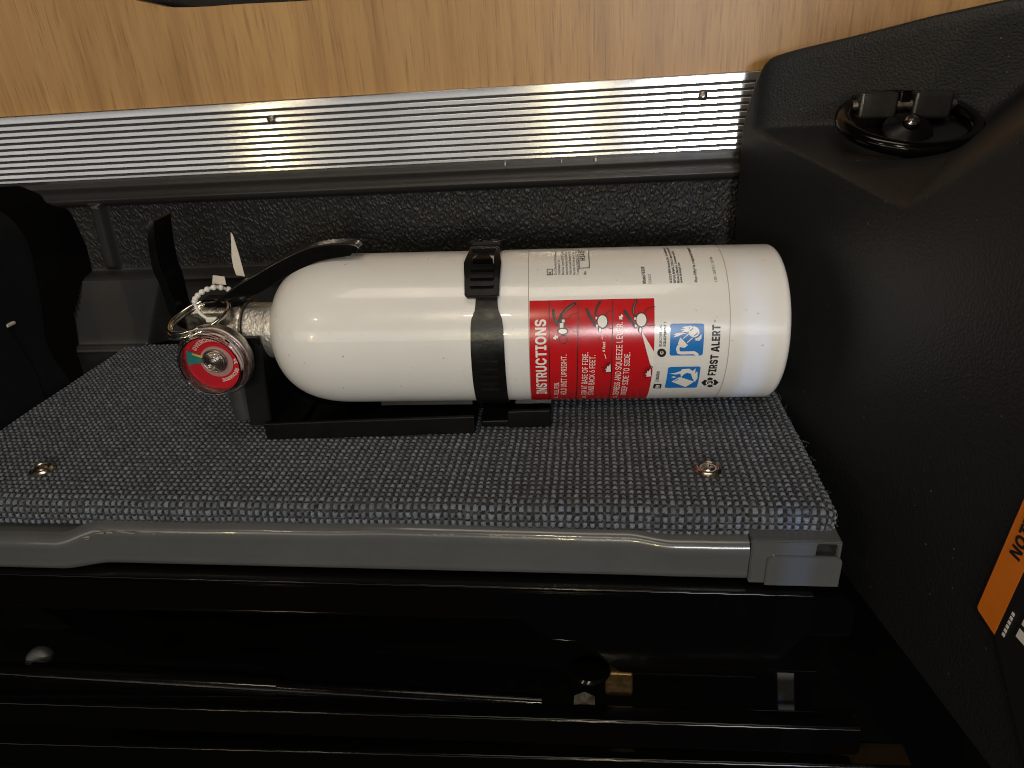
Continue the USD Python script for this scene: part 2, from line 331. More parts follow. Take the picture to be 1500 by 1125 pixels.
# plywood wall with a notch along its top edge
WALL_Y = 0.112
notch = [(-0.330, 0.2345), (-0.288, 0.2308)] + [tuple(p[:2]) for p in curve([(-0.2755, 0.2276), (-0.2647, 0.2252), (-0.2421, 0.2240), (-0.2194, 0.2239), (-0.1707, 0.2229), (-0.120, 0.2240), (-0.085, 0.2275)], 24)] + [(-0.06, 0.236), (-0.06, 0.262), (-0.33, 0.262)]
ply = sbox(-0.52, 0.127, 0.32, 0.30).difference(Polygon(notch).buffer(0))
t = thing('plywood_wall', 'honey coloured plywood wall panel with vertical grain above the ribbed metal strip', 'wall panel')
part('panel', place(extrude(ply, 0.009), (1, 0, 0), (0, 0, 1), (0, 1, 0), (0, WALL_Y, 0)), 'plywood', t)
t = thing('black_frame', 'black frame edge behind the dipped notch at the top of the plywood', 'frame')
part('board', rbox((0.36, 0.012, 0.09), 0.002, (-0.2, WALL_Y + 0.030, 0.252)), 'black_plastic', t)

# ribbed aluminium strip
z1, z0, yf = 0.1676, 0.1214, 0.1075
prof = [(WALL_Y - 0.0004, z1), (yf + 0.0010, z1), (yf + 0.0005, z1 - 0.0005), (yf + 0.0002, z1 - 0.0022), (yf, z1 - 0.0042)]
for k in range(10):
    zc = z1 - 0.0056 - 0.0040 * k
    prof += [(yf + 0.00002, zc + 0.00095), (yf + 0.0002, zc + 0.00070), (yf + 0.0006, zc + 0.00062), (yf + 0.0035, zc + 0.00060), (yf + 0.0035, zc - 0.00058), (yf + 0.0006, zc - 0.00060), (yf + 0.00040, zc - 0.00070), (yf + 0.00028, zc - 0.00090)]
prof += [(yf + 0.00002, z0 + 0.0024), (yf + 0.0003, z0 + 0.0020), (yf + 0.0024, z0), (WALL_Y - 0.0004, z0)]
xs = np.linspace(-0.52, 0.108, 40)
t = thing('trim_strip', 'ribbed aluminium strip screwed along the foot of the plywood wall', 'metal strip')
part('strip', grid(np.array([[(x, y, z) for y, z in prof] for x in xs])), 'aluminium', t, smooth=18)
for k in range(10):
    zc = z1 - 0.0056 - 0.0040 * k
    part('shade_strip', trimesh.creation.box([0.62, 0.0006, 0.00118]).apply_translation([-0.205, yf + 0.0011, zc]), 'groove_shade', t)  # dark bars in the grooves, shade put in as colour
def star_screw(parent, pos, normal, r=0.0024):
    n = np.array(normal, float); n /= np.linalg.norm(n)
    s = lathe([(0.0, r * 1.15), (0.0006, r * 1.15), (0.0013, r * 0.9), (0.0016, r * 0.5), (0.0006, r * 0.42), (0.0005, 0.0)], n, 24, pos)
    return part('screw', s, 'dull_steel', parent)
star_screw(t, (-0.2114, yf - 0.0002, 0.1563), (0, -1, 0)); star_screw(t, (0.0659, yf - 0.0002, 0.1557), (0, -1, 0))
for x, w in ((-0.0585, 0.0008), (-0.0215, 0.0006), (0.0005, 0.0012)):
    part('adhesive_drip', rbox((w, 0.0008, 0.0022), 0.0003, (x, yf + 0.0014, z0 - 0.0006), 6), 'seal_white', t)

# moulded black wall trim under the strip
def sstep(a, b, x): q = np.clip((x - a) / (b - a), 0, 1); return q * q * (3 - 2 * q)
cp = [(.1160, .1250), (.1150, .1185), (.1140, .1160), (.1105, .1125), (.1080, .1102), (.1078, .1085), (.1092, .1062), (.1128, .1040), (.1140, .1010), (.1165, .070), (.1175, .0575), (.1160, .0545), (.1090, .0532), (.1055, .0508), (.1045, .0460), (.1000, .0060), (.0972, .0012), (.0952, -.0028), (.0962, -.0070), (.0980, -.0300)]
pr = curve(cp, 190)
X = np.concatenate([np.linspace(-0.47, -0.31, 200), np.linspace(-0.308, 0.108, 120)])
PY = np.tile(pr[None, :, 0], (len(X), 1)); PZ = np.tile(pr[None, :, 1], (len(X), 1)); XT = np.tile(X[:, None], (1, len(pr)))
inrec = sstep(.1075, .1035, PZ) * sstep(.0545, .060, PZ)
PX = XT - (.110 - np.clip(PZ, .05, .12)) * .13 * sstep(-.30, -.335, XT)
PY += -0.0062 * inrec * np.exp(-((XT + .3565) / .0052) ** 4)
xb = np.interp(-PZ, [-.125, -.114, -.101, -.076, -.052, -.028, .03], [-.43, -.399, -.382, -.380, -.3835, -.398, -.405])
PY += 0.16 * sstep(0.0, 0.007, xb - PX)
xe = -.347 + (PZ + .005) * .45
PY += 0.022 * sstep(0, 0.010, PX - xe) * sstep(.050, .043, PZ)
Pg = np.stack([PX, PY, PZ], -1)
i1 = int(np.argmax(pr[:, 1] < .1040)); i2 = int(np.argmax(pr[:, 1] < .0575)); k1 = int(np.argmax(X > -.3628)); k2 = int(np.argmax(X > -.3502))
t = thing('wall_trim', 'black moulded plastic trim with a pebbled recess below the ribbed metal strip', 'wall trim')
part('upper_band', grid(Pg[:, :i1 + 1]), 'smooth_trim', t, smooth=True)
part('pebbled_panel', grid(Pg[:k1 + 1, i1:i2 + 1]), 'pebble_trim', t, smooth=True)
part('rib', grid(Pg[k1:k2 + 1, i1:i2 + 1]), 'smooth_trim', t, smooth=True)
part('pebbled_panel', grid(Pg[k2:, i1:i2 + 1]), 'pebble_trim', t, smooth=True)
part('lower_ledge', grid(Pg[:, i2:]), 'smooth_trim', t, smooth=True)

# black side trim panel with a pocket for the tie-down ring
PN = np.array([-1, -.2, 0.0]); PN /= np.linalg.norm(PN); PT = np.array([.2, -1, 0.0]) / math.sqrt(1.04); PS = np.array([.089, .1, 0.0])
tp = [(-.003, .128), (-.001, .142), (.003, .1525), (.012, .1666), (.0196, .1756), (.031, .1795), (.0477, .1842), (.060, .1880), (.070, .1912), (.090, .1962), (.12, .1985), (.20, .2010), (.40, .208)]
pc_ = np.concatenate([np.linspace(-.003, .012, 30), np.linspace(.0130, .24, 220), np.linspace(.243, .40, 30)])
zt = np.interp(pc_, [a for a, b in tp], [b for a, b in tp])
ker = np.hanning(9); ker /= ker.sum(); zt[4:-4] = np.convolve(zt, ker, 'valid')
bb = np.concatenate([np.linspace(0, .55, 40), np.linspace(.56, 1.0, 170)])
Z = -.06 + bb[None, :] * (zt[:, None] + .06); Pp = np.tile(pc_[:, None], (1, len(bb)))
slope = np.gradient(zt, pc_); dtop = (zt[:, None] - Z) / np.sqrt(1 + slope[:, None] ** 2); dl = Pp + .003 + .0 * Z
rr_ = .0065; dist = np.minimum(dtop, dl); q = np.clip(rr_ - dist, 0, rr_)
dr = rr_ - np.sqrt(np.maximum(rr_ ** 2 - q ** 2, 0))
kk = .0055
grain = 1.2 * (Pp - .022); ledge = 7.0 * (Z - (.138 - .0959 * (Pp - .022))); right = .85 * (.168 + (Z - .124) * 1.44 - Pp)
sm = -kk * np.log(np.exp(-grain / kk) + np.exp(-np.clip(ledge, -.5, .5) / kk) + np.exp(-right / kk))
dep = .003 * np.log1p(np.exp(np.clip(sm / .003, -50, 50))) + dr
dep += .0012 * (meshkit.noise(np.stack([Pp * 18, Z * 18, 0 * Z], -1)) - .5)
G = PS + PT * Pp[..., None] - PN * dep[..., None] + np.array([0, 0, 1.0]) * Z[..., None]
back = G[:, -1:] - PN * .05; G = np.concatenate([G, back], 1)
lft = G[:1] - PN * .05; G = np.concatenate([lft, G], 0)
t = thing('side_trim_panel', 'large black leather-grained plastic panel with a pocket, right of the extinguisher', 'trim panel')
part('moulding', grid(G), 'side_trim', t, smooth=50)

# warning sticker on that panel
def onpanel(shape, off, depth):
    m = extrude(shape, depth); o = PS + PT * .2567 + np.array([0, 0, -.005]) + PN * off
    c, s = .9958, .0915; er = PT * c - np.array([0, 0, 1]) * s; eu = PT * s + np.array([0, 0, 1]) * c
    return place(m, er, eu, np.cross(er, eu) if np.dot(np.cross(er, eu), PN) > 0 else PN, o)
t = thing('warning_sticker', 'orange and black warning sticker at the right edge on the dark side panel', 'sticker')
part('backing', onpanel(Polygon([(.0102, -.0022), (.05, -.045), (.05, .09), (.0102, .09)]), .0008, .0002), 'sticker_black', t)
part('header', onpanel(Polygon([(0, .0006), (.0008, -.0004), (.0102, -.0022), (.0102, .09), (0, .09)]), .0008, .0003), 'sticker_orange', t)
part('lettering', onpanel(fit_text('NOTICE', 1, .0030, .0076, .0312, .0560), .0012, .0001), 'print_black', t)
bars = union_all([sbox(.0128, .001 + k * .0021, .0140, .0024 + k * .0021) for k in range(6)] + [sbox(.0175, .006 + k * .006, .0215, .0100 + k * .006) for k in range(5)])
part('small_print', onpanel(bars, .0012, .0001), 'print_white', t)

# tie-down ring in the pocket
t = thing('tie_down_ring', 'black oval tie-down ring hinged in the pocket of the side panel', 'tie-down ring')
ro = np.array([.1515, .0165, .1455]); e1 = np.array([.999, .0, -.045]); e2 = np.array([-.06, -.945, -.322]); th = np.linspace(0, 2 * np.pi, 73)[:-1]
part('ring', tube([ro + .0305 * math.cos(a) * e1 + .0285 * math.sin(a) * e2 for a in th], .0036, 14, True), 'black_gloss', t, smooth=True)
bo = np.array([.1525, .032, .1485]); tilt = trimesh.transformations.rotation_matrix(math.radians(2.5), [0, 1, 0])
def brk(m): m.apply_transform(tilt); m.apply_translation(bo); return m
part('base_plate', brk(rbox((.046, .003, .024), .001, (0, .004, -.004))), 'black_plastic', t)
for x in (-.0128, .0128):
    part('hinge_barrel', brk(rbox((.0185, .009, .0125), .0018, (x, -.002, .0035))), 'dark_steel', t)
part('hinge_pin', brk(tube([(-.0245, -.002, .0035), (.0245, -.002, .0035)], .0026, 12)), 'dull_steel', t)
part('washer', brk(lathe([(0, .0), (0, .0112), (.0006, .0116), (.0016, .0108), (.0042, .0050), (.0046, .0036)], (-.05, -.62, .78), 40, (0.0, -.014, -.0075))), 'black_plastic', t)
part('bolt', brk(lathe([(.002, .0032), (.0072, .0032), (.0082, .0024), (.0086, 0)], (-.05, -.62, .78), 20, (0.0, -.014, -.0075))), 'chrome', t)
part('keeper', brk(rbox((.0062, .004, .013), .0015, (0, -.002, .004))), 'black_gloss', t)

XZ = lambda m, y: place(m, (1, 0, 0), (0, 0, 1), (0, -1, 0), (0, y, 0))
# dark seat trim at the left edge
sp = [(-.20, -.012), (.0400, -.012), (.0405, .0010)] + [tuple(p) for p in curve([(.0350, .0163), (.0333, .0318), (.0386, .0493), (.0436, .0666), (.0474, .0840), (.0479, .0985), (.0423, .1120), (.0320, .1215), (.0150, .1275)], 40)] + [(-.05, .133), (-.20, .136)]
t = thing('seat_side_cover', 'smooth black curved plastic cover at the left edge beside the carpeted board', 'cover')
part('shell', place(bevelled(Polygon(sp), .012, .0025), (0, 1, 0), (0, 0, 1), (1, 0, 0), (-.3765, 0, 0)), 'blue_black', t, smooth=50)
part('raised_face', place(bevelled(Polygon([(-.20, -.01), (.013, -.01), (.014, .020), (.006, .060), (-.004, .090), (-.02, .104), (-.20, .112)]), .0016, .0007), (0, 1, 0), (0, 0, 1), (1, 0, 0), (-.3652, 0, 0)), 'blue_black', t, smooth=50)
part('clip', rbox((.0020, .0070, .0020), .0005, (-.3640, .0097, .0534), 8), 'tag_paper', t)

# ================================================================== CARPETED BOARD
t = thing('carpeted_board', 'flat board covered in coarse grey woven fabric under the extinguisher', 'board')
xr, xl, yfr, rc = .1045, -.3630, -.1012, .0058
u = np.arange(-.378, xr - rc + rc * np.pi / 2 + .0075, .00038); v = np.arange(yfr + rc - rc * np.pi / 2 - .0070, .100, .00042)
Ug, Vg = np.meshgrid(u, v, indexing='ij')
Uw = Ug + .0007 * (meshkit.noise(np.stack([Ug * 90, Vg * 90, 0 * Ug], -1), 3) - .5) + .0006 * (meshkit.noise(np.stack([Ug * 420, Vg * 420, 0 * Ug], -1), 13) - .5); Vw = Vg + .0007 * (meshkit.noise(np.stack([Ug * 90, Vg * 90, 0 * Ug], -1), 9) - .5) + .0006 * (meshkit.noise(np.stack([Ug * 420, Vg * 420, 0 * Ug], -1), 19) - .5)
per, wide = .0036, .57
def yarns(c):
    q = c / per; k = np.floor(q); f = q - k; ev = f < wide
    return (2 * k + np.where(ev, 0, 1)).astype(int), np.where(ev, f / wide, (f - wide) / (1 - wide)) - .5, ev
i, fu, eu_ = yarns(Uw); j, fv, ev_ = yarns(Vw)
rnd = lambda a, b, s: ((np.sin(a * 127.1 + b * 311.7 + s * 74.7) * 43758.5453) % 1.0)
wthick = (.80 + .4 * rnd(i, 0 * i, 1)) * np.where(eu_, 1.0, .60); tthick = (.80 + .4 * rnd(0 * j, j, 2)) * np.where(ev_, .75, .80)
hw = np.where(eu_, .00050, .00022) * np.cos(np.pi * (j + fv + i)) + .00105 * wthick * np.sqrt(np.maximum(0, 1 - (2.02 * fu) ** 2))
ht = -.00008 + .00048 * np.cos(np.pi * (i + fu + j + 1)) + .00080 * tthick * np.sqrt(np.maximum(0, 1 - (2.05 * fv) ** 2))
over = hw > ht; H = np.maximum(hw, ht)
H += .00016 * (meshkit.noise(np.stack([Ug * 1500, Vg * 1500, 0 * Ug], -1), 5) - .5) + .0009 * (meshkit.noise(np.stack([Ug * 25, Vg * 25, 0 * Ug], -1), 6) - .5)
seg_w = np.round((j + i) / 2 + fv * .5); seg_t = np.round((i + j + 1) / 2 + fu * .5)
tone = np.where(over, np.where(eu_, .150 + .12 * rnd(i, seg_w, 3), .040 + .045 * rnd(i, seg_w, 7)), .013 + .036 * rnd(seg_t, j, 4) ** 1.6)
ply2 = .80 + .40 * (np.sin((fu * 9 + fv * 6) * 2.2) * .5 + .5) * over + .2 * (~over)
tone = np.clip(.76 * tone * ply2, .006, .5)
col = np.stack([tone * .86, tone * .97, tone * 1.18], -1)
warm = over & ~eu_; col[warm] = (tone[..., None] * np.array([1.08, 1.0, .90]))[warm]
ex = np.maximum(0, Ug - (xr - rc)) - np.maximum(0, (xl + rc) - Ug); ey = np.minimum(0, Vg - (yfr + rc))
L = np.hypot(ex, ey); ang = np.minimum(L / rc, np.pi / 2); Ls = np.maximum(L, 1e-9); dx, dy = ex / Ls, ey / Ls
hx = rc * np.sin(ang); drop = rc * (1 - np.cos(ang)) + np.maximum(0, L - rc * np.pi / 2)
bx = np.clip(Ug, xl + rc, xr - rc); by = np.maximum(Vg, yfr + rc)
P = np.stack([bx + dx * hx, by + dy * hx, -drop - .0004], -1); N = np.stack([dx * np.sin(ang), dy * np.sin(ang), np.cos(ang)], -1)
P = P + N * H[..., None]
fm = usdkit.mesh(stage, numbered(str(t.GetPath()) + '/fabric'), grid(P), MAT['fabric'], smooth=True)
UsdGeom.PrimvarsAPI(fm).CreatePrimvar('yarn', Sdf.ValueTypeNames.Color3fArray, 'vertex').Set(Vt.Vec3fArray.FromNumpy(col.reshape(-1, 3).astype(np.float32)))
part('core', rbox((xr - xl - .006, .185, .009), .001, ((xr + xl) / 2, yfr + .003 + .0925, -.0068)), 'black_matte', t)
def cup_screw(pos, ang):
    c = np.array(pos); w = part('cup_washer', lathe([(-.0004, .0064), (.0010, .0064), (.0019, .0056), (.0022, .0048), (.0017, .0042), (.0012, .0040)], (0, 0, 1), 40, c), 'screw_nickel', t)
    hd = m3.CrossSection.circle(.0040, 32).extrude(.0016) + m3.Manifold.sphere(.0052, 48).translate([0, 0, -.0024]).trim_by_plane([0, 0, 1], .0016)
    for a in (0, 90): hd = hd - m3.Manifold.cube([.0046, .0011, .0030], True).rotate([0, 0, a + ang]).translate([0, 0, .0030])
    q = hd.to_mesh(); part('screw', trimesh.Trimesh(q.vert_properties[:, :3] + c + [0, 0, .0002], q.tri_verts, process=False), 'screw_nickel', t)
cup_screw((-.2967, -.0754, .0012), 20); cup_screw((.0528, -.0714, .0012), 8)
# loose fibres along the cut edges
pts, cnt, wd = [], [], []
for k in range(110):
    if k % 3: b0 = np.array([xr + .0002, rng.uniform(yfr, .03), -rng.uniform(.000, .010)]); d = np.array([rng.uniform(.3, 1), rng.normal(0, .5), rng.normal(0, .6)])
    else: b0 = np.array([rng.uniform(-.30, xr), yfr - .0004, -rng.uniform(.002, .011)]); d = np.array([rng.normal(0, .7), -rng.uniform(.3, .8), rng.normal(0, .6)])
    l = rng.uniform(.0006, .0020); c1 = b0 + d * l * .5; c2 = b0 + d * l + rng.normal(0, .0006, 3)
    pts += [b0 - d * .0004, b0, c1, c2, c2 + (c2 - c1) * .3]; cnt.append(5); wd += [.00010] * 5
bc = UsdGeom.BasisCurves.Define(stage, str(t.GetPath()) + '/loose_fibres'); bc.CreateTypeAttr('cubic'); bc.CreateBasisAttr('catmullRom')
bc.CreatePointsAttr(Vt.Vec3fArray.FromNumpy(np.array(pts, np.float32))); bc.CreateCurveVertexCountsAttr(cnt); bc.CreateWidthsAttr(Vt.FloatArray.FromNumpy(np.array(wd, np.float32))); bc.SetWidthsInterpolation('vertex')
UsdShade.MaterialBindingAPI.Apply(bc.GetPrim()).Bind(MAT['fibre']); tag(bc.GetPrim(), kind='stuff')

# ================================================================== STEEL FRAME BELOW THE BOARD
t = thing('bench_frame', 'grey and black painted steel frame with rods and brackets below the fabric board', 'steel frame')
rp = curve([(-.085, -.0100), (-.098, -.0100), (-.1020, -.0102), (-.1053, -.0118), (-.1069, -.0150), (-.1072, -.0200), (-.1077, -.0280), (-.1080, -.0315), (-.1068, -.0340), (-.1035, -.0350), (-.098, -.0350)], 70)
xs = np.concatenate([np.linspace(-.42, -.29, 12), np.linspace(-.288, -.225, 50), np.linspace(-.22, .005, 40), np.linspace(.006, .05, 40), [.0667]])
jl = sstep(-.246, -.272, xs); jr = sstep(.012, .034, xs)
RP = np.zeros((len(xs), len(rp), 3)); RP[..., 0] = xs[:, None]; wt = sstep(-.034, -.012, rp[:, 1])[None]
RP[..., 1] = rp[None, :, 0] - (jl[:, None] * .0040 + jr[:, None] * .0022 * (.15 + .85 * wt)) * sstep(-.09, -.101, rp[:, 0])[None]
RP[..., 2] = rp[None, :, 1] + wt * (-jl * .0060 - jr * .0018)[:, None] + (1 - wt) * (-.0012 * jl + .0006)[:, None] + (meshkit.noise(np.stack([xs * 30, 0 * xs, 0 * xs], -1)) - .5)[:, None] * .0012 * wt
part('front_rail', grid(RP, flip=True), 'grey_paint', t, smooth=True)
cap = rrect(.0670, -.0342, .1052, -.0102, .0012).difference(rrect(.0948, -.0190, .1032, -.0118, .0010))
part('end_cap', XZ(bevelled(cap, .0130, .0012), -.0966), 'grey_paint', t)
part('cap_plate', XZ(bevelled(rrect(.0740, -.0420, .1058, -.0176, .0034).difference(sbox(.0740, -.05, .2, -.0342)), .0016, .0006), -.1092), 'grey_paint', t)
# rubbed paint along the rail's upper edge
worn = []
for k in range(46):
    x = rng.normal(-.045, .028) if k < 34 else rng.normal(-.245, .012)
    worn.append(rbox((rng.uniform(.0008, .0042), .0005, rng.uniform(.0002, .0006)), .0001, (x, -.10585 + (-.0022 if x < -.2 else 0), -.0132 + rng.normal(0, .0005) - (.0035 if x < -.25 else 0)), 5))
part('worn_paint', cat(*worn), 'bare_wear', t, kind='stuff')
pl = Polygon([(-.42, -.0375), (.1085, -.0375), (.1130, -.043), (.1136, -.0590), (.1115, -.0601), (.0942, -.0601), (.0755, -.0877), (.0735, -.0890), (.0125, -.0895), (.0100, -.0885), (-.0091, -.0695), (-.0121, -.0690), (-.0220, -.0690), (-.0381, -.0553), (-.42, -.0590)])
part('bracket_plate', XZ(bevelled(pl, .0030, .0010), -.1120), 'black_gloss', t)
for a, b in (((-.40, -.0590), (-.0381, -.0553)), ((-.0220, -.0690), (-.0100, -.0692)), ((.0125, -.0895), (.0740, -.0888)), ((.0942, -.0601), (.1128, -.0594))):
    part('rolled_edge', tube([(a[0], -.1136, a[1] + .0006), ((a[0] + b[0]) / 2, -.1137, (a[1] + b[1]) / 2 + .0006), (b[0], -.1136, b[1] + .0006)], .0016, 12), 'black_gloss', t, smooth=True)
part('rolled_edge', tube([(.0700, -.1020, -.0962), (.1065, -.1020, -.0964)], .0014, 12), 'black_gloss', t, smooth=True)
part('flange', rbox((.50, .012, .0022), .0008, (-.155, -.1090, -.0367)), 'black_gloss', t)
part('rear_tab', XZ(bevelled(Polygon([(.060, -.055), (.1105, -.055), (.1105, -.0930), (.1080, -.0970), (.068, -.0967), (.060, -.09)]), .003, .001), -.1000), 'black_gloss', t)
part('side_tab', XZ(bevelled(Polygon([(-.42, -.056), (-.315, -.057), (-.300, -.062), (-.284, -.078), (-.300, -.0835), (-.42, -.082)]), .003, .001), -.1060), 'black_gloss', t)
part('post', place(rbox((.0085, .006, .06), .001), (1, 0, 0), (0, 1, 0), (-.12, 0, .993), (.0962, -.0965, -.125)), 'grey_paint', t)
part('rod', tube([(-.33, -.1225, -.0975), (-.0285, -.1225, -.1030)], .0042, 18), 'black_gloss', t, smooth=True)
part('sleeve', tube([(-.305, -.1215, -.0985), (-.165, -.1215, -.101)], .0058, 18), 'black_gloss', t)
hx6 = m3.CrossSection([np.array([(.0060 * math.cos(a), .0060 * math.sin(a)) for a in np.radians(np.arange(0, 360, 60) + 30)], np.float32)]).extrude(.006).to_mesh()
part('bolt_head', place(trimesh.Trimesh(hx6.vert_properties[:, :3], hx6.tri_verts, process=False), (1, 0, 0), (0, .0, 1), (0, -1, .0), (-.0075, -.1185, -.1045)), 'bolt_zinc', t, smooth=20)
part('bolt_cap', lathe([(0, 0), (0, .0102), (.0010, .0106), (.0022, .0098), (.0030, .0060), (.0032, 0)], (0, .20, 1), 40, (-.0050, -.1150, -.0885)), 'black_gloss', t, smooth=30)
part('spacer', rbox((.0135, .006, .016), .001, (.0095, -.1130, -.0960)), 'brass', t)
def slant(x0, zz0, x1, zz1, y, w, h): 
    d = np.array([x1 - x0, 0, zz1 - zz0]); l = np.linalg.norm(d); d /= l
    return place(rbox((l, w, h), .0016), d, (0, 1, 0), np.cross(d, (0, 1, 0)), ((x0 + x1) / 2, y, (zz0 + zz1) / 2))
part('crossbar', slant(-.42, -.1180, .118, -.1030, -.131, .010, .018), 'black_gloss', t)
part('crossbar', slant(-.42, -.1520, .144, -.1270, -.130, .014, .020), 'black_gloss', t)
part('end_knob', lathe([(0, .0070), (.003, .0070), (.0045, .0058), (.0052, .0035), (.0054, 0)], (.25, -.8, .25), 32, (-.3080, -.112, -.0985)), 'nozzle_grey', t, smooth=True)

# ================================================================== FIRE EXTINGUISHER (local frame: x along its axis towards the foot, -y to the front, z up)
EU = np.array([.99759, .06415, -.02664]); EW = np.array([-.06418, .99794, 0.0]); EV = np.cross(EU, EW); EO = np.array([0, 0, .04993])
EM = mat4(EU, EW, EV, EO)
ext = thing('fire_extinguisher', 'white fire extinguisher lying on its side with a red instruction label', 'fire extinguisher', EM)
xe = .0925
# shell: domed shoulder, straight wall, rolled foot
a0, nn = .0465, 2.6; xs0 = -.1788
dome_p = [(xs0 + a0 * (1 - math.cos(th) ** (2 / nn)), R * math.sin(th) ** (2 / nn)) for th in np.linspace(.0, np.pi / 2, 60)]
dome_p = [(x, max(r, .0)) for x, r in dome_p]
body = dome_p + [(-.09, R), (-.03, R), (.03, R), (xe - .0035, R)] + [(xe - .0035 + .0035 * math.sin(q), R - .0035 + .0035 * math.cos(q)) for q in np.linspace(.15, np.pi / 2, 8)] + [(xe, R - .005), (xe - .004, R - .008), (xe - .006, 0)]
part('shell', lathe(body, (1, 0, 0), 160), 'white_enamel', ext, smooth=30)
# neck, collar and valve body
part('neck', lathe([(-.170, .0150), (-.1790, .0160), (-.1812, .0156), (-.1840, .0157), (-.1905, .0157), (-.1920, .0160), (-.1932, .0158), (-.1934, .010)][::-1], (1, 0, 0), 64), 'neck_metal', ext, smooth=40)
part('collar', lathe([(-.2020, .012), (-.2020, .0168), (-.2010, .0180), (-.1952, .0182), (-.1940, .0174), (-.1933, .012)], (1, 0, 0), 64), 'cast_metal', ext, smooth=40)
vb = m3.Manifold.batch_hull([m3.Manifold.sphere(r, 28).translate(list(map(float, c))) for r, c in ((.0085, (-.199, 0, 0)), (.0080, (-.199, 0, .004)), (.0070, (-.216, 0, .004)), (.0060, (-.2215, -.002, .002)), (.0070, (-.208, 0, -.006)))])
vb = vb + m3.Manifold.batch_hull([m3.Manifold.sphere(.0030, 16).translate([float(x), float(y), float(z)]) for x in (-.225, -.200) for y in (-.0060, .0060) for z in (.004, .0135)])
q = vb.to_mesh(); part('valve_body', trimesh.Trimesh(q.vert_properties[:, :3], q.tri_verts, process=False), 'cast_metal', ext, smooth=50)
part('nozzle', lathe([(.0, .0066), (.004, .0072), (.026, .0066), (.0405, .0066), (.0420, .0060), (.0415, .0045), (.036, .0040), (.036, 0)], (.05, -.04, -1), 36, (-.2035, -.0125, -.006)), 'nozzle_grey', ext, smooth=40)

# lever and carrying handle: pressed channels
def channel(path, width, depth, side, th=.0016):
    p = np.array(path); n = len(p); w = np.interp(np.linspace(0, 1, n), np.linspace(0, 1, len(width)), width) / 2; d = np.interp(np.linspace(0, 1, n), np.linspace(0, 1, len(depth)), depth)
    tg = np.gradient(p, axis=0); tg /= np.linalg.norm(tg, axis=1, keepdims=True); nr = np.stack([-tg[:, 1], tg[:, 0]], 1) * side
    rows = []
    for k in range(n):
        W_, D = w[k], d[k]; c = .0009
        cs = [(-W_, D), (-W_, c), (-W_ + .3 * c, .3 * c), (-W_ + c, 0), (W_ - c, 0), (W_ - .3 * c, .3 * c), (W_, c), (W_, D), (W_ - th * .5, D + .0004), (W_ - th, D), (W_ - th, th), (-W_ + th, th), (-W_ + th, D), (-W_ + th * .5, D + .0004), (-W_, D)]
        rows.append([(p[k, 0] + nr[k, 0] * o, b + BOFF, p[k, 1] + nr[k, 1] * o) for b, o in cs])
    g = grid(np.array(rows), flip=side < 0)
    caps = []
    for k in (0, n - 1):
        v = np.array(rows[k]); idx = [(0, 1, 12), (1, 11, 12), (1, 2, 11), (2, 3, 11), (3, 4, 11), (4, 10, 11), (4, 5, 10), (5, 6, 10), (6, 7, 10), (7, 9, 10), (7, 8, 9), (12, 13, 0)]
        caps += [trimesh.Trimesh(v, idx, process=False), trimesh.Trimesh(v, np.array(idx)[:, ::-1], process=False)]
    return cat(g, *caps)
BOFF = .0005
lev = curve([(-.2080, .0075), (-.2200, .0070), (-.2278, .0085), (-.2302, .0130), (-.2306, .0220), (-.2310, .0310), (-.2322, .0390), (-.2318, .0500), (-.2304, .0600), (-.2290, .0648)], 60)
part('lever', channel(lev, [.013, .014, .0155, .018, .0205, .0205, .0185], [.0035, .0045, .0048, .0045, .0042, .0036, .0024], 1), 'black_lever', ext, smooth=40)
BOFF = -.0020
han = curve([(-.2090, .0195), (-.2040, .0228), (-.1940, .0290), (-.1840, .0340), (-.1680, .0422), (-.1535, .0480), (-.1430, .0500), (-.1330, .0504), (-.1275, .0498), (-.1246, .0478)], 60)
part('carry_handle', channel(han, [.010, .0105, .0105, .0105, .0105, .0105, .0095], [.0085, .0090, .0092, .0088, .0080, .0066, .0040], -1), 'black_lever', ext, smooth=40)
part('pivot_pin', tube([(-.2110, -.0085, .0120), (-.2110, .0085, .0120)], .0022, 16), 'chrome', ext)
part('handle_root', rbox((.018, .0105, .013), .002, (-.2080, -.001, .0140)), 'black_lever', ext)

# pull pin with its ring, seal and tag
rc_ = np.array([-.2130, -.0185, .0142]); d1 = np.array([.975, .06, .205]); d2 = np.array([.10, .93, .30]); th = np.linspace(0, 2 * np.pi, 61)[:-1]
pin = part('pull_pin', cat(tube([rc_ + .0156 * math.cos(a) * d1 + .0150 * math.sin(a) * d2 for a in th], .00125, 12, True), tube([rc_ + .0150 * math.cos(a) * d1 + .0146 * math.sin(a) * d2 + np.array([0, 0, .0022]) for a in th[18:50]], .00115, 12), tube([(-.2120, -.0040, .0150), (-.2125, .012, .0150)], .0016, 10)), 'chrome', ext, smooth=True)
sl = curve([(-.1995, -.002, .0245), (-.2040, -.010, .0290), (-.2090, -.015, .0285), (-.2128, -.0175, .0255), (-.2135, -.0180, .0225), (-.2120, -.0190, .0185), (-.2085, -.0200, .0155), (-.2045, -.0200, .0135)], 60)
seal = part('tamper_seal', cat(tube(sl, .00085, 10), *[trimesh.creation.icosphere(2, .00155).apply_translation(sl[k]) for k in range(2, 34, 4)], rbox((.0062, .0022, .0032), .0008, (-.2055, -.0200, .0142))), 'seal_white', ext, smooth=60)
part('seal_tail', cat(*[trimesh.creation.icosphere(2, .0012).apply_translation([-.1965 + .0023 * k, .006, .0262 + .0004 * k]) for k in range(5)]), 'brass', ext, smooth=True)
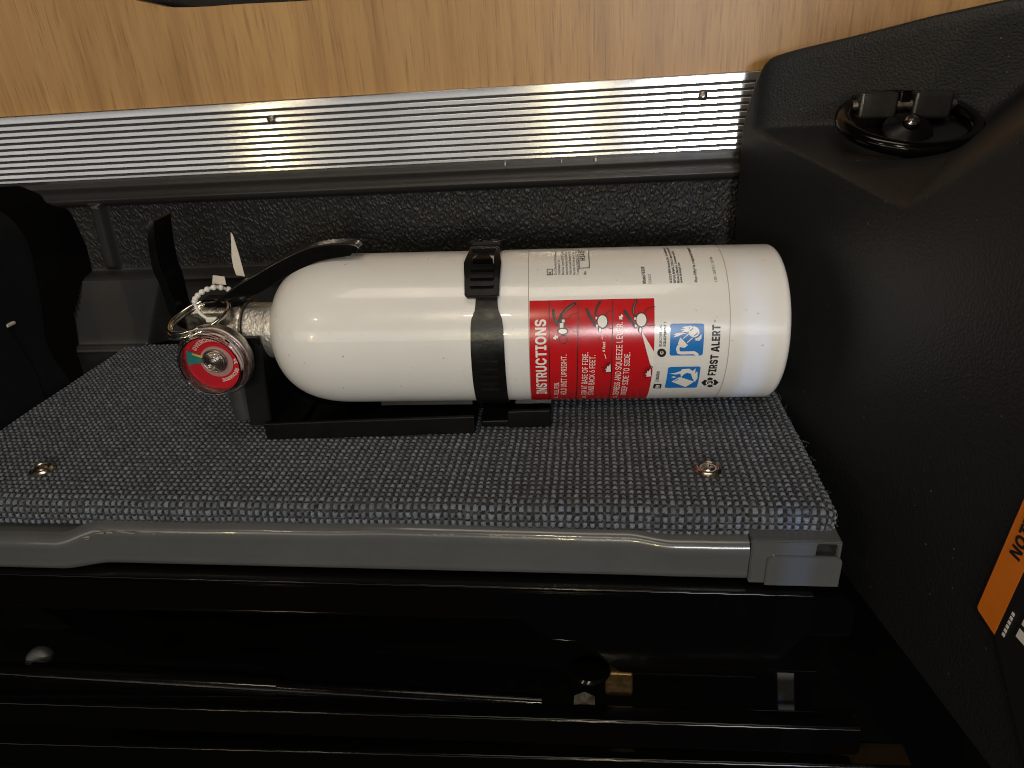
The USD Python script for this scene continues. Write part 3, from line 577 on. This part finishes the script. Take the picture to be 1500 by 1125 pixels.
def sheet(poly, y, lean, th=.0003):
    m = extrude(Polygon(poly), th); return place(m, (1, lean, 0), (0, 0, 1), (0, -1, 0), (0, y - lean * poly[0][0], 0))
tg1 = [(-.2000, .0300), (-.1955, .0290), (-.1962, .0420), (-.1972, .0525), (-.1980, .0540), (-.1992, .0470), (-.2004, .0400), (-.2006, .0350)]
part('tag', sheet(tg1, .008, .10), 'tag_paper', ext)
part('tag', sheet([(-.2088, .0290), (-.2070, .0340), (-.2000, .0336), (-.2000, .0290)], -.004, -.25), 'tag_paper', ext)

# pressure gauge
gc = np.array([-.2035, 0, -.0050]); fr = (0, -1, 0)
def at(y): return (gc[0], y, gc[2])
ga = part('pressure_gauge', lathe([(0, .0062), (.006, .0066), (.010, .0130), (.0145, .0182), (.0175, .0195), (.0212, .0196), (.0222, .0188), (.0222, .0172), (.0205, .0168), (.0205, 0)], fr, 72, at(-.009)), 'cast_metal', ext, smooth=40)
DY = -.0296
def face(shape, off): return place(extrude(shape, .0001), (1, 0, 0), (0, 0, 1), (0, -1, 0), at(DY - off))
disc = Point(0, 0).buffer(.0168, 48)
part('dial', face(disc, 0), 'dial_red', ga)
wedge = lambda a0, a1, r0, r1: Polygon([(r0 * math.cos(math.radians(a)), r0 * math.sin(math.radians(a))) for a in np.linspace(a0, a1, 12)] + [(r1 * math.cos(math.radians(a)), r1 * math.sin(math.radians(a))) for a in np.linspace(a1, a0, 12)])
part('green_zone', face(wedge(157, 190, .0050, .0155), .0004), 'dial_green', ga)
def arc_text(txt, r, a0, a1, h, bold=1):
    g = text_shape(txt, bold).segmentize(8); x0, _, x1, _ = g.bounds
    f = lambda p: np.stack([(r + p[:, 1] / 70 * h) * np.cos(np.radians(a0 + (p[:, 0] - x0) / (x1 - x0) * (a1 - a0))), (r + p[:, 1] / 70 * h) * np.sin(np.radians(a0 + (p[:, 0] - x0) / (x1 - x0) * (a1 - a0)))], 1)
    import shapely; return shapely.transform(g, f).buffer(0)
part('lettering', face(arc_text('OVERCHARGED', .0108, 150, 48, .0023), .0002), 'dial_print', ga)
part('lettering', face(arc_text('RECHARGE', .0108, -25, -85, .0020), .0002), 'dial_print', ga)
part('lettering', face(arc_text('UL', .0098, 4, -14, .0028), .0002), 'dial_print', ga)
part('emblem', face(Point(.0118, .0050).buffer(.0018).difference(Point(.0118, .0050).buffer(.0011)), .0002), 'dial_print', ga)
part('needle', face(Polygon([(-.0040, .0004), (-.0118, .0036), (-.0118, .0044), (-.0040, .0022)]), .0007), 'dial_yellow', ga)
part('dial_centre', face(Point(.0004, -.0008).buffer(.0088, 32), .0003), 'dial_pale', ga)
part('hub', lathe([(0, .0066), (.0016, .0066), (.0021, .0060), (.0018, .0054), (.0024, .0030), (.0034, .0018), (.0036, 0)], fr, 40, at(DY - .0002)), 'cast_metal', ga, smooth=40)
sp_ = [(gc[0] + (.0014 + .00038 * a / 6.283 * 2.2) * math.cos(a), DY - .0026 - .0010 * (1 - a / 31.5), gc[2] + (.0014 + .00038 * a / 6.283 * 2.2) * math.sin(a)) for a in np.linspace(0, 2 * np.pi * 5, 160)]
part('coil_spring', tube(sp_, .00024, 6), 'chrome', ga, smooth=True)
part('lens', lathe([(.0, .0172), (.0048, .0171), (.0064, .0163), (.0069, .0150), (.0070, 0)], fr, 72, at(-.0310)), 'lens', ga, smooth=40)
ringo = lambda r, y, w: tube([(gc[0] + r * math.cos(a), y, gc[2] + r * math.sin(a)) for a in np.linspace(0, 2 * np.pi, 97)[:-1]], w, 10, True)
part('lens_rim', cat(ringo(.0168, -.0366, .0007)), 'lens_rim', ga, smooth=True)
part('lens_seam', ringo(.0159, -.0374, .00032), 'black_gloss', ga, smooth=True)
part('bezel', ringo(.0186, -.0308, .0012), 'dull_steel', ga, smooth=True)
part('lens_flange', ringo(.0182, -.0325, .0006), 'lens_rim', ga, smooth=True)

# printed label, wrapped round the shell
S = .001
lab = part('label', wrap(sbox(-.0362, -.080, .0622, .085), R + .00005, R + .00014, .004), 'white_enamel', ext, smooth=30)
for x0, x1 in ((-.0364, -.03605), (.0620, .0623)): part('label_edge', wrap(sbox(x0, -.080, x1, .085), R + .0001, R + .00018, top_only=True), 'seam_line', lab, smooth=True)
def ink(name, shape, mat, lift): return part(name, wrap(shape, R, R + .00016 + lift * .00005, top_only=True), mat, lab, smooth=True)
ink('red_panel', Polygon([(-.0358, .0277), (.0256, .0278), (.0256, -.044), (-.0365, -.044)]), 'print_red', 0)
LAB = [('text','white','INSTRUCTIONS',1,(-33.2,-27.67,-28.7,18.19),'heading'),('text','white','1.',0,(-23.8,-22.04,-36.4,-31.57),'step'),('text','white','PULL PIN.',0,(-23.99,-21.37,-30.06,-17.1),'step'),('text','white','HOLD UNIT UPRIGHT.',0,(-20.46,-17.52,-30.19,0.14),'step'),('text','white','2.',0,(-8.9,-6.85,-36.75,-31.8),'step'),('text','white','AIM AT BASE OF FIRE.',0,(-9.77,-6.89,-30.59,1.26),'step'),('text','white','STAND BACK 6 FEET.',0,(-6.2,-3.26,-30.73,-0.28),'step'),('text','white','3.',0,(7.88,9.75,-37.21,-32.09),'step'),('text','white','DEPRESS AND SQUEEZE LEVER.',0,(6.94,9.98,-31.26,16.16),'step'),('text','white','SWEEP SIDE TO SIDE.',0,(11.06,13.98,-31.41,0.91),'step'),('text','white','6 feet',1,(0.13,1.48,1.39,6.63),'step'),('line','white',[(-0.46,10.66),(0.09,7.91)],0.3,'pict'),('line','white',[(1.29,0.21),(2.05,-2.22)],0.3,'pict'),('line','black',[(-25.99,27.58),(-26.25,3.88),(-26.2,-38.07)],0.45,'rule'),('line','black',[(-11.75,27.29),(-12.14,3.64),(-12.15,-39.19)],0.45,'rule'),('line','black',[(5.27,26.94),(4.84,3.35),(5.58,-41.03)],0.45,'rule'),('line','black',[(-23.95,22.7),(-23.73,19.16),(-22.22,15.25)],1.4,'pict'),('line','black',[(-13.34,25.8),(-17.26,23.39),(-20.11,20.06),(-21.28,16.85)],1.6,'pict'),('line','grey',[(-23.64,21.76),(-23.46,19.15),(-22.42,16.71)],0.25,'pict'),('line','grey',[(-13.99,25.26),(-17.27,22.95),(-19.73,20.06)],0.4,'pict'),('line','black',[(-11.92,21.1),(-15.04,20.51),(-16.69,18.38),(-18.68,18.09)],0.3,'pict'),('line','black',[(-12.02,11.67),(-14.17,12.14),(-15.77,13.9),(-17.92,14.31)],0.3,'pict'),('poly','black',[(-21.33,17.06),(-19.59,18.54),(-17.98,18.24),(-18.17,16.09),(-18.74,13.41),(-21.06,13.29)],'pict'),('poly','white',[(-20.91,16.14),(-19.08,16.38),(-19.11,13.79),(-20.84,13.72)],'pict'),('poly','white',[(-19.92,17.9),(-18.41,17.98),(-18.54,16.58),(-19.83,16.5)],'pict'),('poly','black',[(-16.7,12.13),(-16.8,11.67),(-17.08,11.24),(-17.53,10.88),(-18.11,10.6),(-18.79,10.44),(-19.52,10.39),(-20.25,10.46),(-20.92,10.65),(-21.5,10.95),(-21.94,11.33),(-22.22,11.76),(-22.31,12.23),(-22.21,12.69),(-21.92,13.11),(-21.47,13.48),(-20.89,13.75),(-20.21,13.91),(-19.48,13.96),(-18.76,13.89),(-18.09,13.7),(-17.51,13.41),(-17.07,13.03),(-16.79,12.59)],'pict'),('poly','white',[(-17.35,12.14),(-17.42,11.84),(-17.64,11.55),(-17.99,11.31),(-18.43,11.13),(-18.96,11.02),(-19.51,10.99),(-20.07,11.04),(-20.59,11.17),(-21.04,11.36),(-21.38,11.62),(-21.59,11.91),(-21.66,12.22),(-21.58,12.52),(-21.37,12.81),(-21.02,13.05),(-20.57,13.23),(-20.05,13.34),(-19.49,13.37),(-18.93,13.32),(-18.41,13.19),(-17.97,12.99),(-17.63,12.74),(-17.42,12.45)],'pict'),('ring','black',(-19.16,8.08),4.0,0.42,'pict'),('poly','white',[(-24.35,8.88),(-22.92,10.94),(-22.93,10.17),(-21.95,10.16),(-21.97,8.84),(-22.83,8.86),(-22.84,8.09)],'pict'),('line','black',[(-7.49,22.54),(-6.04,19.37),(-3.4,14.75)],1.5,'pict'),('line','black',[(-0.79,26.67),(-2.64,23.65),(-3.34,20.4),(-2.57,18.23)],0.95,'pict'),('line','black',[(1.47,19.34),(2.67,21.26),(4.82,21.87)],0.3,'pict'),('line','black',[(1.95,14.12),(3.29,13.29),(5.0,12.94)],0.3,'pict'),('poly','black',[(2.88,16.52),(2.78,15.6),(2.49,14.76),(2.05,14.03),(1.47,13.48),(0.8,13.13),(0.08,13.03),(-0.65,13.16),(-1.32,13.53),(-1.89,14.1),(-2.33,14.84),(-2.6,15.7),(-2.69,16.62),(-2.59,17.53),(-2.3,18.39),(-1.85,19.11),(-1.26,19.67),(-0.58,20.01),(0.14,20.12),(0.86,19.98),(1.52,19.62),(2.09,19.04),(2.52,18.3),(2.79,17.44)],'pict'),('poly','white',[(2.34,16.58),(2.26,15.82),(2.02,15.11),(1.66,14.51),(1.18,14.05),(0.62,13.76),(0.02,13.67),(-0.57,13.78),(-1.13,14.09),(-1.6,14.57),(-1.96,15.18),(-2.19,15.9),(-2.26,16.67),(-2.17,17.43),(-1.94,18.14),(-1.56,18.74),(-1.08,19.2),(-0.52,19.49),(0.08,19.58),(0.67,19.47),(1.22,19.16),(1.69,18.68),(2.05,18.06),(2.27,17.35)],'pict'),('poly','white',[(-3.2,19.05),(-2.4,18.76),(-2.73,17.69),(-3.37,17.92)],'pict'),('poly','white',[(-3.08,15.28),(-2.11,15.0),(-2.44,13.82),(-3.19,14.16)],'pict'),('poly','black',[(-0.25,12.71),(-0.28,12.29),(-0.37,11.9),(-0.51,11.57),(-0.7,11.31),(-0.92,11.15),(-1.16,11.1),(-1.4,11.16),(-1.62,11.33),(-1.8,11.59),(-1.95,11.93),(-2.04,12.32),(-2.07,12.74),(-2.04,13.16),(-1.95,13.55),(-1.8,13.88),(-1.61,14.13),(-1.39,14.29),(-1.15,14.34),(-0.92,14.28),(-0.7,14.11),(-0.51,13.85),(-0.37,13.52),(-0.28,13.13)],'pict'),('poly','white',[(-0.57,12.5),(-0.59,12.19),(-0.65,11.91),(-0.74,11.66),(-0.86,11.47),(-1.01,11.36),(-1.16,11.32),(-1.31,11.36),(-1.46,11.48),(-1.58,11.68),(-1.67,11.92),(-1.73,12.21),(-1.75,12.52),(-1.73,12.82),(-1.67,13.11),(-1.57,13.35),(-1.45,13.54),(-1.31,13.65),(-1.16,13.69),(-1.0,13.65),(-0.86,13.53),(-0.74,13.34),(-0.65,13.09),(-0.59,12.8)],'pict'),('line','black',[(11.01,21.48),(13.2,17.94),(16.17,13.71)],1.5,'pict'),('line','black',[(16.87,26.59),(15.22,23.31),(15.25,20.05),(16.5,17.77)],1.05,'pict'),('line','grey',[(16.47,26.04),(15.21,23.03),(15.36,20.05)],0.3,'pict'),('line','black',[(20.27,20.5),(22.34,22.62),(25.81,23.37)],0.3,'pict'),('line','black',[(20.64,14.86),(22.77,14.02),(25.7,14.5)],0.3,'pict'),('poly','black',[(21.93,16.98),(21.82,16.04),(21.53,15.17),(21.08,14.42),(20.48,13.85),(19.79,13.5),(19.05,13.39),(18.3,13.53),(17.61,13.9),(17.01,14.49),(16.55,15.26),(16.27,16.14),(16.18,17.08),(16.28,18.02),(16.58,18.9),(17.05,19.65),(17.65,20.22),(18.35,20.57),(19.1,20.68),(19.84,20.54),(20.53,20.16),(21.11,19.57),(21.56,18.81),(21.84,17.92)],'pict'),('poly','white',[(21.39,17.04),(21.31,16.25),(21.07,15.52),(20.69,14.9),(20.19,14.42),(19.61,14.13),(18.99,14.03),(18.37,14.15),(17.79,14.46),(17.3,14.96),(16.92,15.6),(16.68,16.34),(16.6,17.13),(16.69,17.92),(16.94,18.65),(17.33,19.28),(17.83,19.75),(18.42,20.05),(19.04,20.14),(19.66,20.03),(20.23,19.71),(20.72,19.21),(21.09,18.57),(21.32,17.83)],'pict'),('poly','white',[(15.66,18.43),(16.51,18.15),(16.18,17.03),(15.43,17.36)],'pict'),('poly','white',[(15.85,14.95),(16.91,14.55),(16.6,13.38),(15.74,13.72)],'pict'),('poly','black',[(19.48,12.36),(19.45,11.92),(19.36,11.5),(19.21,11.15),(19.02,10.88),(18.79,10.71),(18.54,10.65),(18.29,10.72),(18.06,10.89),(17.85,11.17),(17.7,11.53),(17.6,11.95),(17.56,12.4),(17.59,12.84),(17.68,13.25),(17.84,13.61),(18.03,13.88),(18.26,14.04),(18.51,14.1),(18.76,14.03),(18.99,13.86),(19.19,13.58),(19.35,13.22),(19.44,12.81)],'pict'),('poly','white',[(19.11,12.15),(19.09,11.83),(19.04,11.54),(18.95,11.28),(18.83,11.08),(18.69,10.96),(18.54,10.92),(18.38,10.97),(18.24,11.1),(18.12,11.29),(18.02,11.55),(17.96,11.85),(17.94,12.17),(17.95,12.49),(18.01,12.79),(18.1,13.05),(18.22,13.24),(18.36,13.36),(18.51,13.4),(18.67,13.35),(18.81,13.23),(18.93,13.03),(19.03,12.77),(19.09,12.47)],'pict'),('poly','white',[(19.07,10.97),(19.6,11.07),(25.98,0.67),(26.26,-5.48),(25.87,-9.5),(23.77,-4.79)],'pict'),('poly','white',[(8.29,17.49),(7.99,19.22),(8.73,18.77),(9.28,20.06),(10.23,19.07),(9.47,18.01),(10.1,17.46)],'pict'),('line','black',[(0.22,-9.38),(1.13,-8.84),(1.3,-8.57),(1.93,-8.06)],0.3,'pict'),('line','black',[(-0.03,-6.98),(0.93,-6.93),(1.16,-7.13),(1.83,-7.23)],0.3,'pict'),('line','black',[(0.89,-5.03),(1.66,-5.36),(1.66,-5.95),(2.2,-6.54)],0.3,'pict'),('line','black',[(2.38,-3.97),(2.86,-4.51),(2.47,-5.3),(2.79,-6.15)],0.3,'pict'),('line','black',[(3.84,-3.62),(4.02,-4.23),(3.28,-5.08),(3.38,-6.03)],0.3,'pict'),('line','black',[(1.67,-11.21),(2.29,-10.27),(2.1,-9.63),(2.5,-8.67)],0.3,'pict'),('poly','white',[(4.15,-4.76),(3.23,-6.37),(2.66,-5.9),(2.51,-7.49),(1.64,-7.68),(2.44,-8.59),(2.04,-9.56),(3.68,-9.45),(4.67,-9.32)],'pict'),('line','black',[(20.6,-12.69),(21.49,-12.1),(21.64,-11.81),(22.24,-11.26)],0.3,'pict'),('line','black',[(20.23,-10.11),(21.19,-10.05),(21.43,-10.27),(22.1,-10.37)],0.3,'pict'),('line','black',[(21.06,-8.03),(21.85,-8.39),(21.87,-9.01),(22.44,-9.63)],0.3,'pict'),('line','black',[(22.51,-6.92),(23.01,-7.49),(22.66,-8.32),(23.02,-9.23)],0.3,'pict'),('line','black',[(23.95,-6.54),(24.16,-7.19),(23.45,-8.09),(23.6,-9.09)],0.3,'pict'),('line','black',[(22.15,-14.67),(22.72,-13.65),(22.49,-12.95),(22.85,-11.92)],0.3,'pict'),('poly','white',[(24.31,-7.75),(23.46,-9.46),(22.88,-8.96),(22.79,-10.66),(21.93,-10.86),(22.78,-11.83),(22.43,-12.88),(24.07,-12.75),(25.05,-12.62)],'pict'),('line','black',[(23.92,-6.87),(24.74,-6.23),(25.33,-6.9),(24.64,-7.83)],0.3,'pict'),('text','black','ELECTRICAL',1,(28.03,29.22,3.75,14.68),'class'),('text','black','EQUIPMENT !',1,(30.01,31.25,3.81,15.75),'class'),('text','black','LIQUIDS',1,(27.83,29.3,-17.54,-10.31),'class'),('poly','black',[(31.6,0.43),(31.57,-0.16),(31.38,-0.7),(31.06,-1.18),(30.63,-1.54),(30.12,-1.76),(29.55,-1.83),(28.98,-1.74),(28.43,-1.5),(27.95,-1.12),(27.57,-0.64),(27.32,-0.08),(27.22,0.5),(27.26,1.09),(27.45,1.62),(27.77,2.07),(28.21,2.42),(28.73,2.63),(29.29,2.7),(29.86,2.61),(30.4,2.38),(30.87,2.02),(31.25,1.56),(31.5,1.01)],'class'),('text','white','C',1,(28.6,30.22,-0.37,1.3),'class'),('poly','black',[(27.39,-19.55),(31.2,-19.63),(31.27,-23.45),(27.23,-23.35)],'class'),('text','white','B',1,(28.39,30.4,-22.6,-20.23),'class'),('rpoly','blue',[(33.13,15.04),(49.66,14.74),(49.64,-1.32),(33.41,-1.19)],1.2,'icon'),('rpoly','blue',[(33.27,-7.8),(49.41,-7.65),(49.75,-23.75),(33.24,-23.51)],1.2,'icon'),('poly','white',[(47.32,10.77),(47.25,10.08),(47.0,9.43),(46.6,8.87),(46.07,8.45),(45.44,8.19),(44.76,8.11),(44.07,8.21),(43.42,8.5),(42.85,8.94),(42.41,9.51),(42.13,10.17),(42.02,10.87),(42.09,11.56),(42.34,12.2),(42.75,12.75),(43.3,13.17),(43.93,13.42),(44.61,13.5),(45.3,13.4),(45.94,13.12),(46.5,12.68),(46.93,12.12),(47.21,11.47)],'icon'),('line','blue',[(42.89,11.43),(44.1,12.4)],0.5,'icon'),('line','blue',[(45.08,9.01),(46.37,10.12)],0.5,'icon'),('poly','white',[(38.25,8.22),(41.98,4.23),(40.5,2.93),(38.26,3.35),(37.05,5.25)],'icon'),('line','white',[(39.73,7.74),(41.96,9.74)],0.5,'icon'),('line','white',[(41.69,5.64),(43.9,7.67)],0.5,'icon'),('line','white',[(37.56,3.84),(37.06,2.42),(37.77,0.47),(39.35,0.2),(45.13,0.34),(46.78,-0.67)],1.6,'icon'),('poly','white',[(42.32,13.76),(40.12,13.58),(38.8,12.93),(40.57,12.68),(37.93,11.83),(40.14,11.79),(38.4,10.93),(41.05,10.88),(41.5,10.56),(42.14,11.54)],'icon'),('poly','white',[(38.84,10.7),(36.2,10.38),(34.45,9.42),(36.0,9.62),(34.71,8.28),(36.69,8.7),(39.09,9.79),(41.29,10.11)],'icon'),('poly','white',[(48.37,9.63),(47.09,8.3),(45.37,7.41),(45.63,6.49),(47.4,6.46),(48.45,7.59)],'icon'),('poly','white',[(42.76,14.11),(43.87,13.29),(42.77,12.86),(42.1,13.32)],'icon'),('poly','white',[(35.96,-17.69),(39.66,-14.29),(47.5,-17.94),(43.85,-22.69)],'icon'),('poly','white',[(34.14,-11.95),(36.82,-11.5),(39.86,-10.23),(40.19,-9.07),(43.78,-8.85),(45.77,-10.35),(46.91,-8.62),(47.14,-12.2),(48.04,-10.39),(48.74,-15.48),(47.79,-18.32),(46.22,-15.43),(45.09,-12.16),(43.19,-11.5),(41.9,-12.09),(40.39,-14.64),(39.84,-12.06),(37.39,-12.51)],'icon'),('poly','white',[(35.34,-14.54),(36.6,-13.58),(38.1,-14.59),(36.76,-14.9)],'icon'),('line','blue',[(37.53,-17.36),(39.17,-15.83)],0.4,'icon'),('line','blue',[(41.22,-13.99),(43.38,-13.07),(45.2,-14.73)],0.6,'icon'),('text','black','FIRST ALERT',2,(53.49,57.49,-13.66,14.07),'brand'),('text','black','TM',1,(54.49,55.06,15.32,16.43),'brand'),('poly','black',[(54.7,-17.58),(53.66,-15.99),(54.95,-14.93),(56.64,-15.78),(56.4,-17.62),(57.98,-16.64),(60.14,-19.04),(58.93,-21.42),(56.83,-20.54),(57.82,-22.42),(56.35,-23.46),(54.87,-22.52),(55.09,-20.67),(53.26,-21.79),(51.24,-19.15),(52.51,-16.81)],'brand'),('ring','white',(55.65,-19.1),3.6,0.5,'brand'),('text','white','F',1,(54.91,56.48,-20.2,-18.04),'brand'),('text','black','Dry Chemical Fire Extinguisher',0,(-23.17,-21.99,42.21,64.33),'print'),('text','black','Classification 5-B:C',0,(-21.35,-20.18,42.15,53.86),'print'),('text','black','Marine Type USCG Type A',0,(-19.41,-18.23,42.1,64.02),'print'),('text','black','Approval Number 162.028/EX3622',0,(-17.53,-16.35,42.05,63.86),'print'),('text','black','Valid only with Bracket No. 810',0,(-15.66,-14.48,42.0,63.71),'print'),('text','black','Number 810 for use on boats',0,(-13.79,-12.61,41.94,63.57),'print'),('text','black','Tested to ANSI/UL 711 & 299',0,(-11.91,-10.74,41.89,63.42),'print'),('line','black',[(-26.7,45.82),(-26.74,42.05),(-24.0,41.97),(-23.94,45.73),(-26.7,45.82)],0.3,'print'),('text','black','UL',1,(-26.03,-24.66,42.73,44.8),'print'),('text','black','No.',1,(-8.47,-7.1,42.05,44.45),'print'),('line','black',[(-10.06,64.58),(-10.57,45.81),(-5.4,46.14),(-5.05,64.68)],0.35,'print'),('text','black','H1425',1,(-9.79,-7.12,52.71,64.94),'print'),('line','black',[(-27.49,67.78),(-10.57,66.0)],0.3,'print'),('text','black','Model FE5GR',1,(20.37,22.12,35.7,46.57),'print'),('text','black','EX3622',0,(23.43,24.77,35.71,41.33),'print'),('text','black','©2018 BRK Brands,Inc. A subsidiary of',1,(33.74,34.96,35.8,67.06),'print'),('text','black','BPSG,MWU,3901 Liberty Street Rd',1,(35.64,36.86,35.75,66.85),'print'),('text','black','Made in Mexico. Customer service',1,(37.39,38.61,35.71,60.94),'print'),('text','black','www.firstalert.com',1,(38.82,40.03,35.66,49.09),'print'),('text','black','Plus-Fifty® is a registered trademark',1,(45.95,47.44,35.89,65.77),'print'),('text','black','L00-159715-10796',0,(55.59,56.93,35.96,53.12),'print')]
PM = {'white': 'print_white', 'black': 'print_black', 'grey': 'print_grey', 'blue': 'print_blue'}
NAME = {'heading': 'heading', 'step': 'instruction_text', 'rule': 'divider', 'pict': 'instruction_drawing', 'class': 'fire_class', 'icon': 'fire_class_icon', 'brand': 'maker_name', 'print': 'small_print'}
layers = []
for it in LAB:
    kind, mat = it[0], it[1]; gname = it[-1]
    if kind == 'text':
        s0, s1, t0, t1 = [k * S for k in it[4]]; sh = fit_text(it[2], it[3], s0, s1, t0, t1)
    elif kind == 'poly': sh = Polygon([(a * S, b * S) for a, b in it[2]]).buffer(0)
    elif kind == 'rpoly': sh = Polygon([(a * S, b * S) for a, b in it[2]]).buffer(-it[3] * S).buffer(it[3] * S, 6)
    elif kind == 'line': sh = LineString([(a * S, b * S) for a, b in it[2]]).buffer(it[3] * S / 2, 3)
    elif kind == 'ring': c = Point(it[2][0] * S, it[2][1] * S); sh = c.buffer(it[3] * S / 2 + it[4] * S / 2, 10).difference(c.buffer(it[3] * S / 2 - it[4] * S / 2, 10))
    if layers and layers[-1][0] == gname and layers[-1][1] == mat and kind != 'text' and layers[-1][3] != 'text': layers[-1][2].append(sh)
    else: layers.append([gname, mat, [sh], kind])
lift = {}
for gname, mat, shs, kind in layers:
    lift[gname] = lift.get(gname, 0) + 1
    n = 1 if kind == 'text' and gname in ('step', 'print', 'heading') else 1 + lift[gname]
    ink(NAME[gname] if kind == 'text' or gname not in ('class', 'brand', 'print') else ('fire_class_mark' if gname == 'class' else 'emblem' if gname == 'brand' else 'stamp_box'), union_all(shs), PM[mat], n)

# ================================================================== MOUNTING BRACKET (same frame; its base lies flat on the fabric)
br = thing('mounting_bracket', 'black plastic bracket with a buckled strap holding the extinguisher down', 'bracket', EM)
fz = lambda a: (-.04993 + .02664 * a) / .99965
def tobase(m):
    v = np.array(m.vertices); v[:, 2] += fz(v[:, 0]); return trimesh.Trimesh(v, m.faces, process=False)
base = cat(rbox((.118, .058, .004), .001, (-.1260, -.001, .0032)), rbox((.0390, .050, .004), .001, (-.0450, .0, .0032)))
part('base_plate', tobase(base), 'black_plastic', br)
for x0, x1 in ((-.1846, -.0672), (-.0495, -.0256)):
    part('front_flange', tobase(cat(rbox((x1 - x0, .0026, .0105), .0008, ((x0 + x1) / 2, -.0300 if x0 < -.1 else -.0255, .0062)))), 'black_plastic', br)
part('rear_flange', tobase(rbox((.150, .0026, .012), .0008, (-.1060, .028, .0068))), 'black_plastic', br)
cr = []
for k in np.linspace(-124, -72, 18): cr.append(((R + .0004) * math.cos(math.radians(k)), (R + .0004) * math.sin(math.radians(k))))
ou = [(y * (R + .0028) / (R + .0004), z * (R + .0028) / (R + .0004)) for y, z in cr[::-1]]
crp = Polygon(cr + ou)
part('cradle', place(extrude(crp, .052), (0, -1, 0), (0, 0, 1), (1, 0, 0), (-.122, 0, 0)), 'black_plastic', br)
part('cradle', place(extrude(crp, .020), (0, -1, 0), (0, 0, 1), (1, 0, 0), (-.0455, 0, 0)), 'black_plastic', br)
# upright fork that carries the neck
fk = Polygon([(-.026, -.0500), (-.0225, -.022)] + arc((0, 0), .0195, 194, 186, 2) + [(-.0193, .0)] + [(-.0163, .0)] + arc((0, 0), .0163, 180, 360, 24) + [(.0193, 0), (.0225, -.022), (.026, -.0500)])
part('neck_fork', place(bevelled(fk, .0125, .0012), (0, 1, 0), (0, 0, 1), (1, 0, 0), (-.1950, 0, .0030)), 'black_plastic', br)
part('foot', tobase(rbox((.020, .052, .007), .0012, (-.1755, .0, .0046))), 'black_plastic', br)
dm = [(x, r + .0012) for x, r in dome_p if r > .014][::-1]; dth = np.radians(np.linspace(-118, -32, 40))
dsh = np.array([[(x - .0006, r * math.cos(a), r * math.sin(a)) for a in dth] for x, r in dm])
part('end_cradle', cat(grid(dsh), grid(dsh * [1, 1.03, 1.03] + [-.0012, 0, 0], flip=True)), 'black_plastic', br, smooth=True)
# strap round the shell
D2 = math.pi / 180 * R
hwid = [(-150, .0085), (-54, .0086), (-23, .0086), (5, .0084), (20, .0081), (26, .0076), (32, .0058), (38, .0054), (60, .0054), (90, .0056), (112, .0072), (150, .0080), (236, .0082)]
cxs = lambda a: -.0568 - .0008 * (1 if a > 20 else 0)
aa = np.unique(np.concatenate([np.linspace(-120, 236, 120), [a for a, _ in hwid if a > -120]]))
hw_ = np.interp(aa, [a for a, _ in hwid], [b for _, b in hwid])
st_ = Polygon([(-.0570 - w, a * D2) for a, w in zip(aa, hw_)] + [(-.0570 + w, a * D2) for a, w in zip(aa[::-1], hw_[::-1])])
st_ = st_.difference(sbox(-.0592 - .0056, 66 * D2, -.0592 + .0054, 84 * D2))
strap = part('strap', wrap(st_, R + .0003, R + .0017, .003), 'black_strap', br, smooth=35)
for k, a in enumerate((-4, -10.5, -17, -23.5, -29.5)):
    part('rib', wrap(rrect(-.0570 - .0052, a * D2 - .0007, -.0570 + .0052, a * D2 + .0007, .0005), R + .0015, R + .0027), 'black_strap', strap)
rv = wrap(Point(-.0570, 8.5 * D2).buffer(.0019, 12).difference(Point(-.0570, 8.5 * D2).buffer(.0012, 12)), R + .0014, R + .0024); part('rivet', cat(rv, wrap(Point(-.0570, 8.5 * D2).buffer(.0009, 10), R + .0014, R + .0021)), 'black_strap', strap)
# buckle
b0, b1 = 39.8 * D2, 97 * D2; bc_ = -.0592
out = Polygon([(bc_ - .0072, b0), (bc_ + .0075, b0), (bc_ + .0085, b0 + .0012), (bc_ + .0088, b0 + .010), (bc_ + .0092, b0 + .020), (bc_ + .0080, b0 + .029), (bc_ + .0080, b1), (bc_ - .0080, b1), (bc_ - .0082, b0 + .029), (bc_ - .0098, b0 + .020), (bc_ - .0090, b0 + .010), (bc_ - .0086, b0 + .0014)])
win = Polygon([(bc_ - .0056, 66 * D2), (bc_ + .0054, 66 * D2), (bc_ + .0054, 83 * D2), (bc_ - .0056, 83 * D2)])
bk = part('buckle', cat(wrap(out.difference(win), R + .0019, R + .0036, .003), wrap(out.buffer(-.0007).difference(win.buffer(.0007)), R + .0036, R + .0041, .003)), 'black_plastic', br, smooth=30)
tn = Polygon([(bc_ - .0054, 65.6 * D2), (bc_ + .0052, 65.6 * D2), (bc_ + .0050, 68.5 * D2), (bc_ + .0026, 73.5 * D2), (bc_ - .0026, 73.5 * D2), (bc_ - .0052, 68.5 * D2)])
part('tongue', wrap(tn, R + .0020, R + .0049), 'black_gloss', bk)
for a in (59.5, 53.0, 47.5):
    part('rib', wrap(rrect(bc_ - .0060, a * D2 - .0009, bc_ + .0058, a * D2 + .0009, .0006), R + .0045, R + .0058), 'black_plastic', bk)
part('hinge', wrap(rrect(bc_ - .0086, 93 * D2, bc_ + .0088, 116 * D2, .0015), R + .0019, R + .0054), 'black_plastic', bk)
part('hinge_stud', wrap(Point(bc_ - .0040, 99 * D2).buffer(.0018).difference(Point(bc_ - .004, 99 * D2).buffer(.0011)), R + .0050, R + .0060), 'black_plastic', bk)
part('hinge_bar', wrap(rrect(bc_ + .0022, 98 * D2, bc_ + .0062, 100.5 * D2, .0005), R + .0050, R + .0060), 'black_plastic', bk)
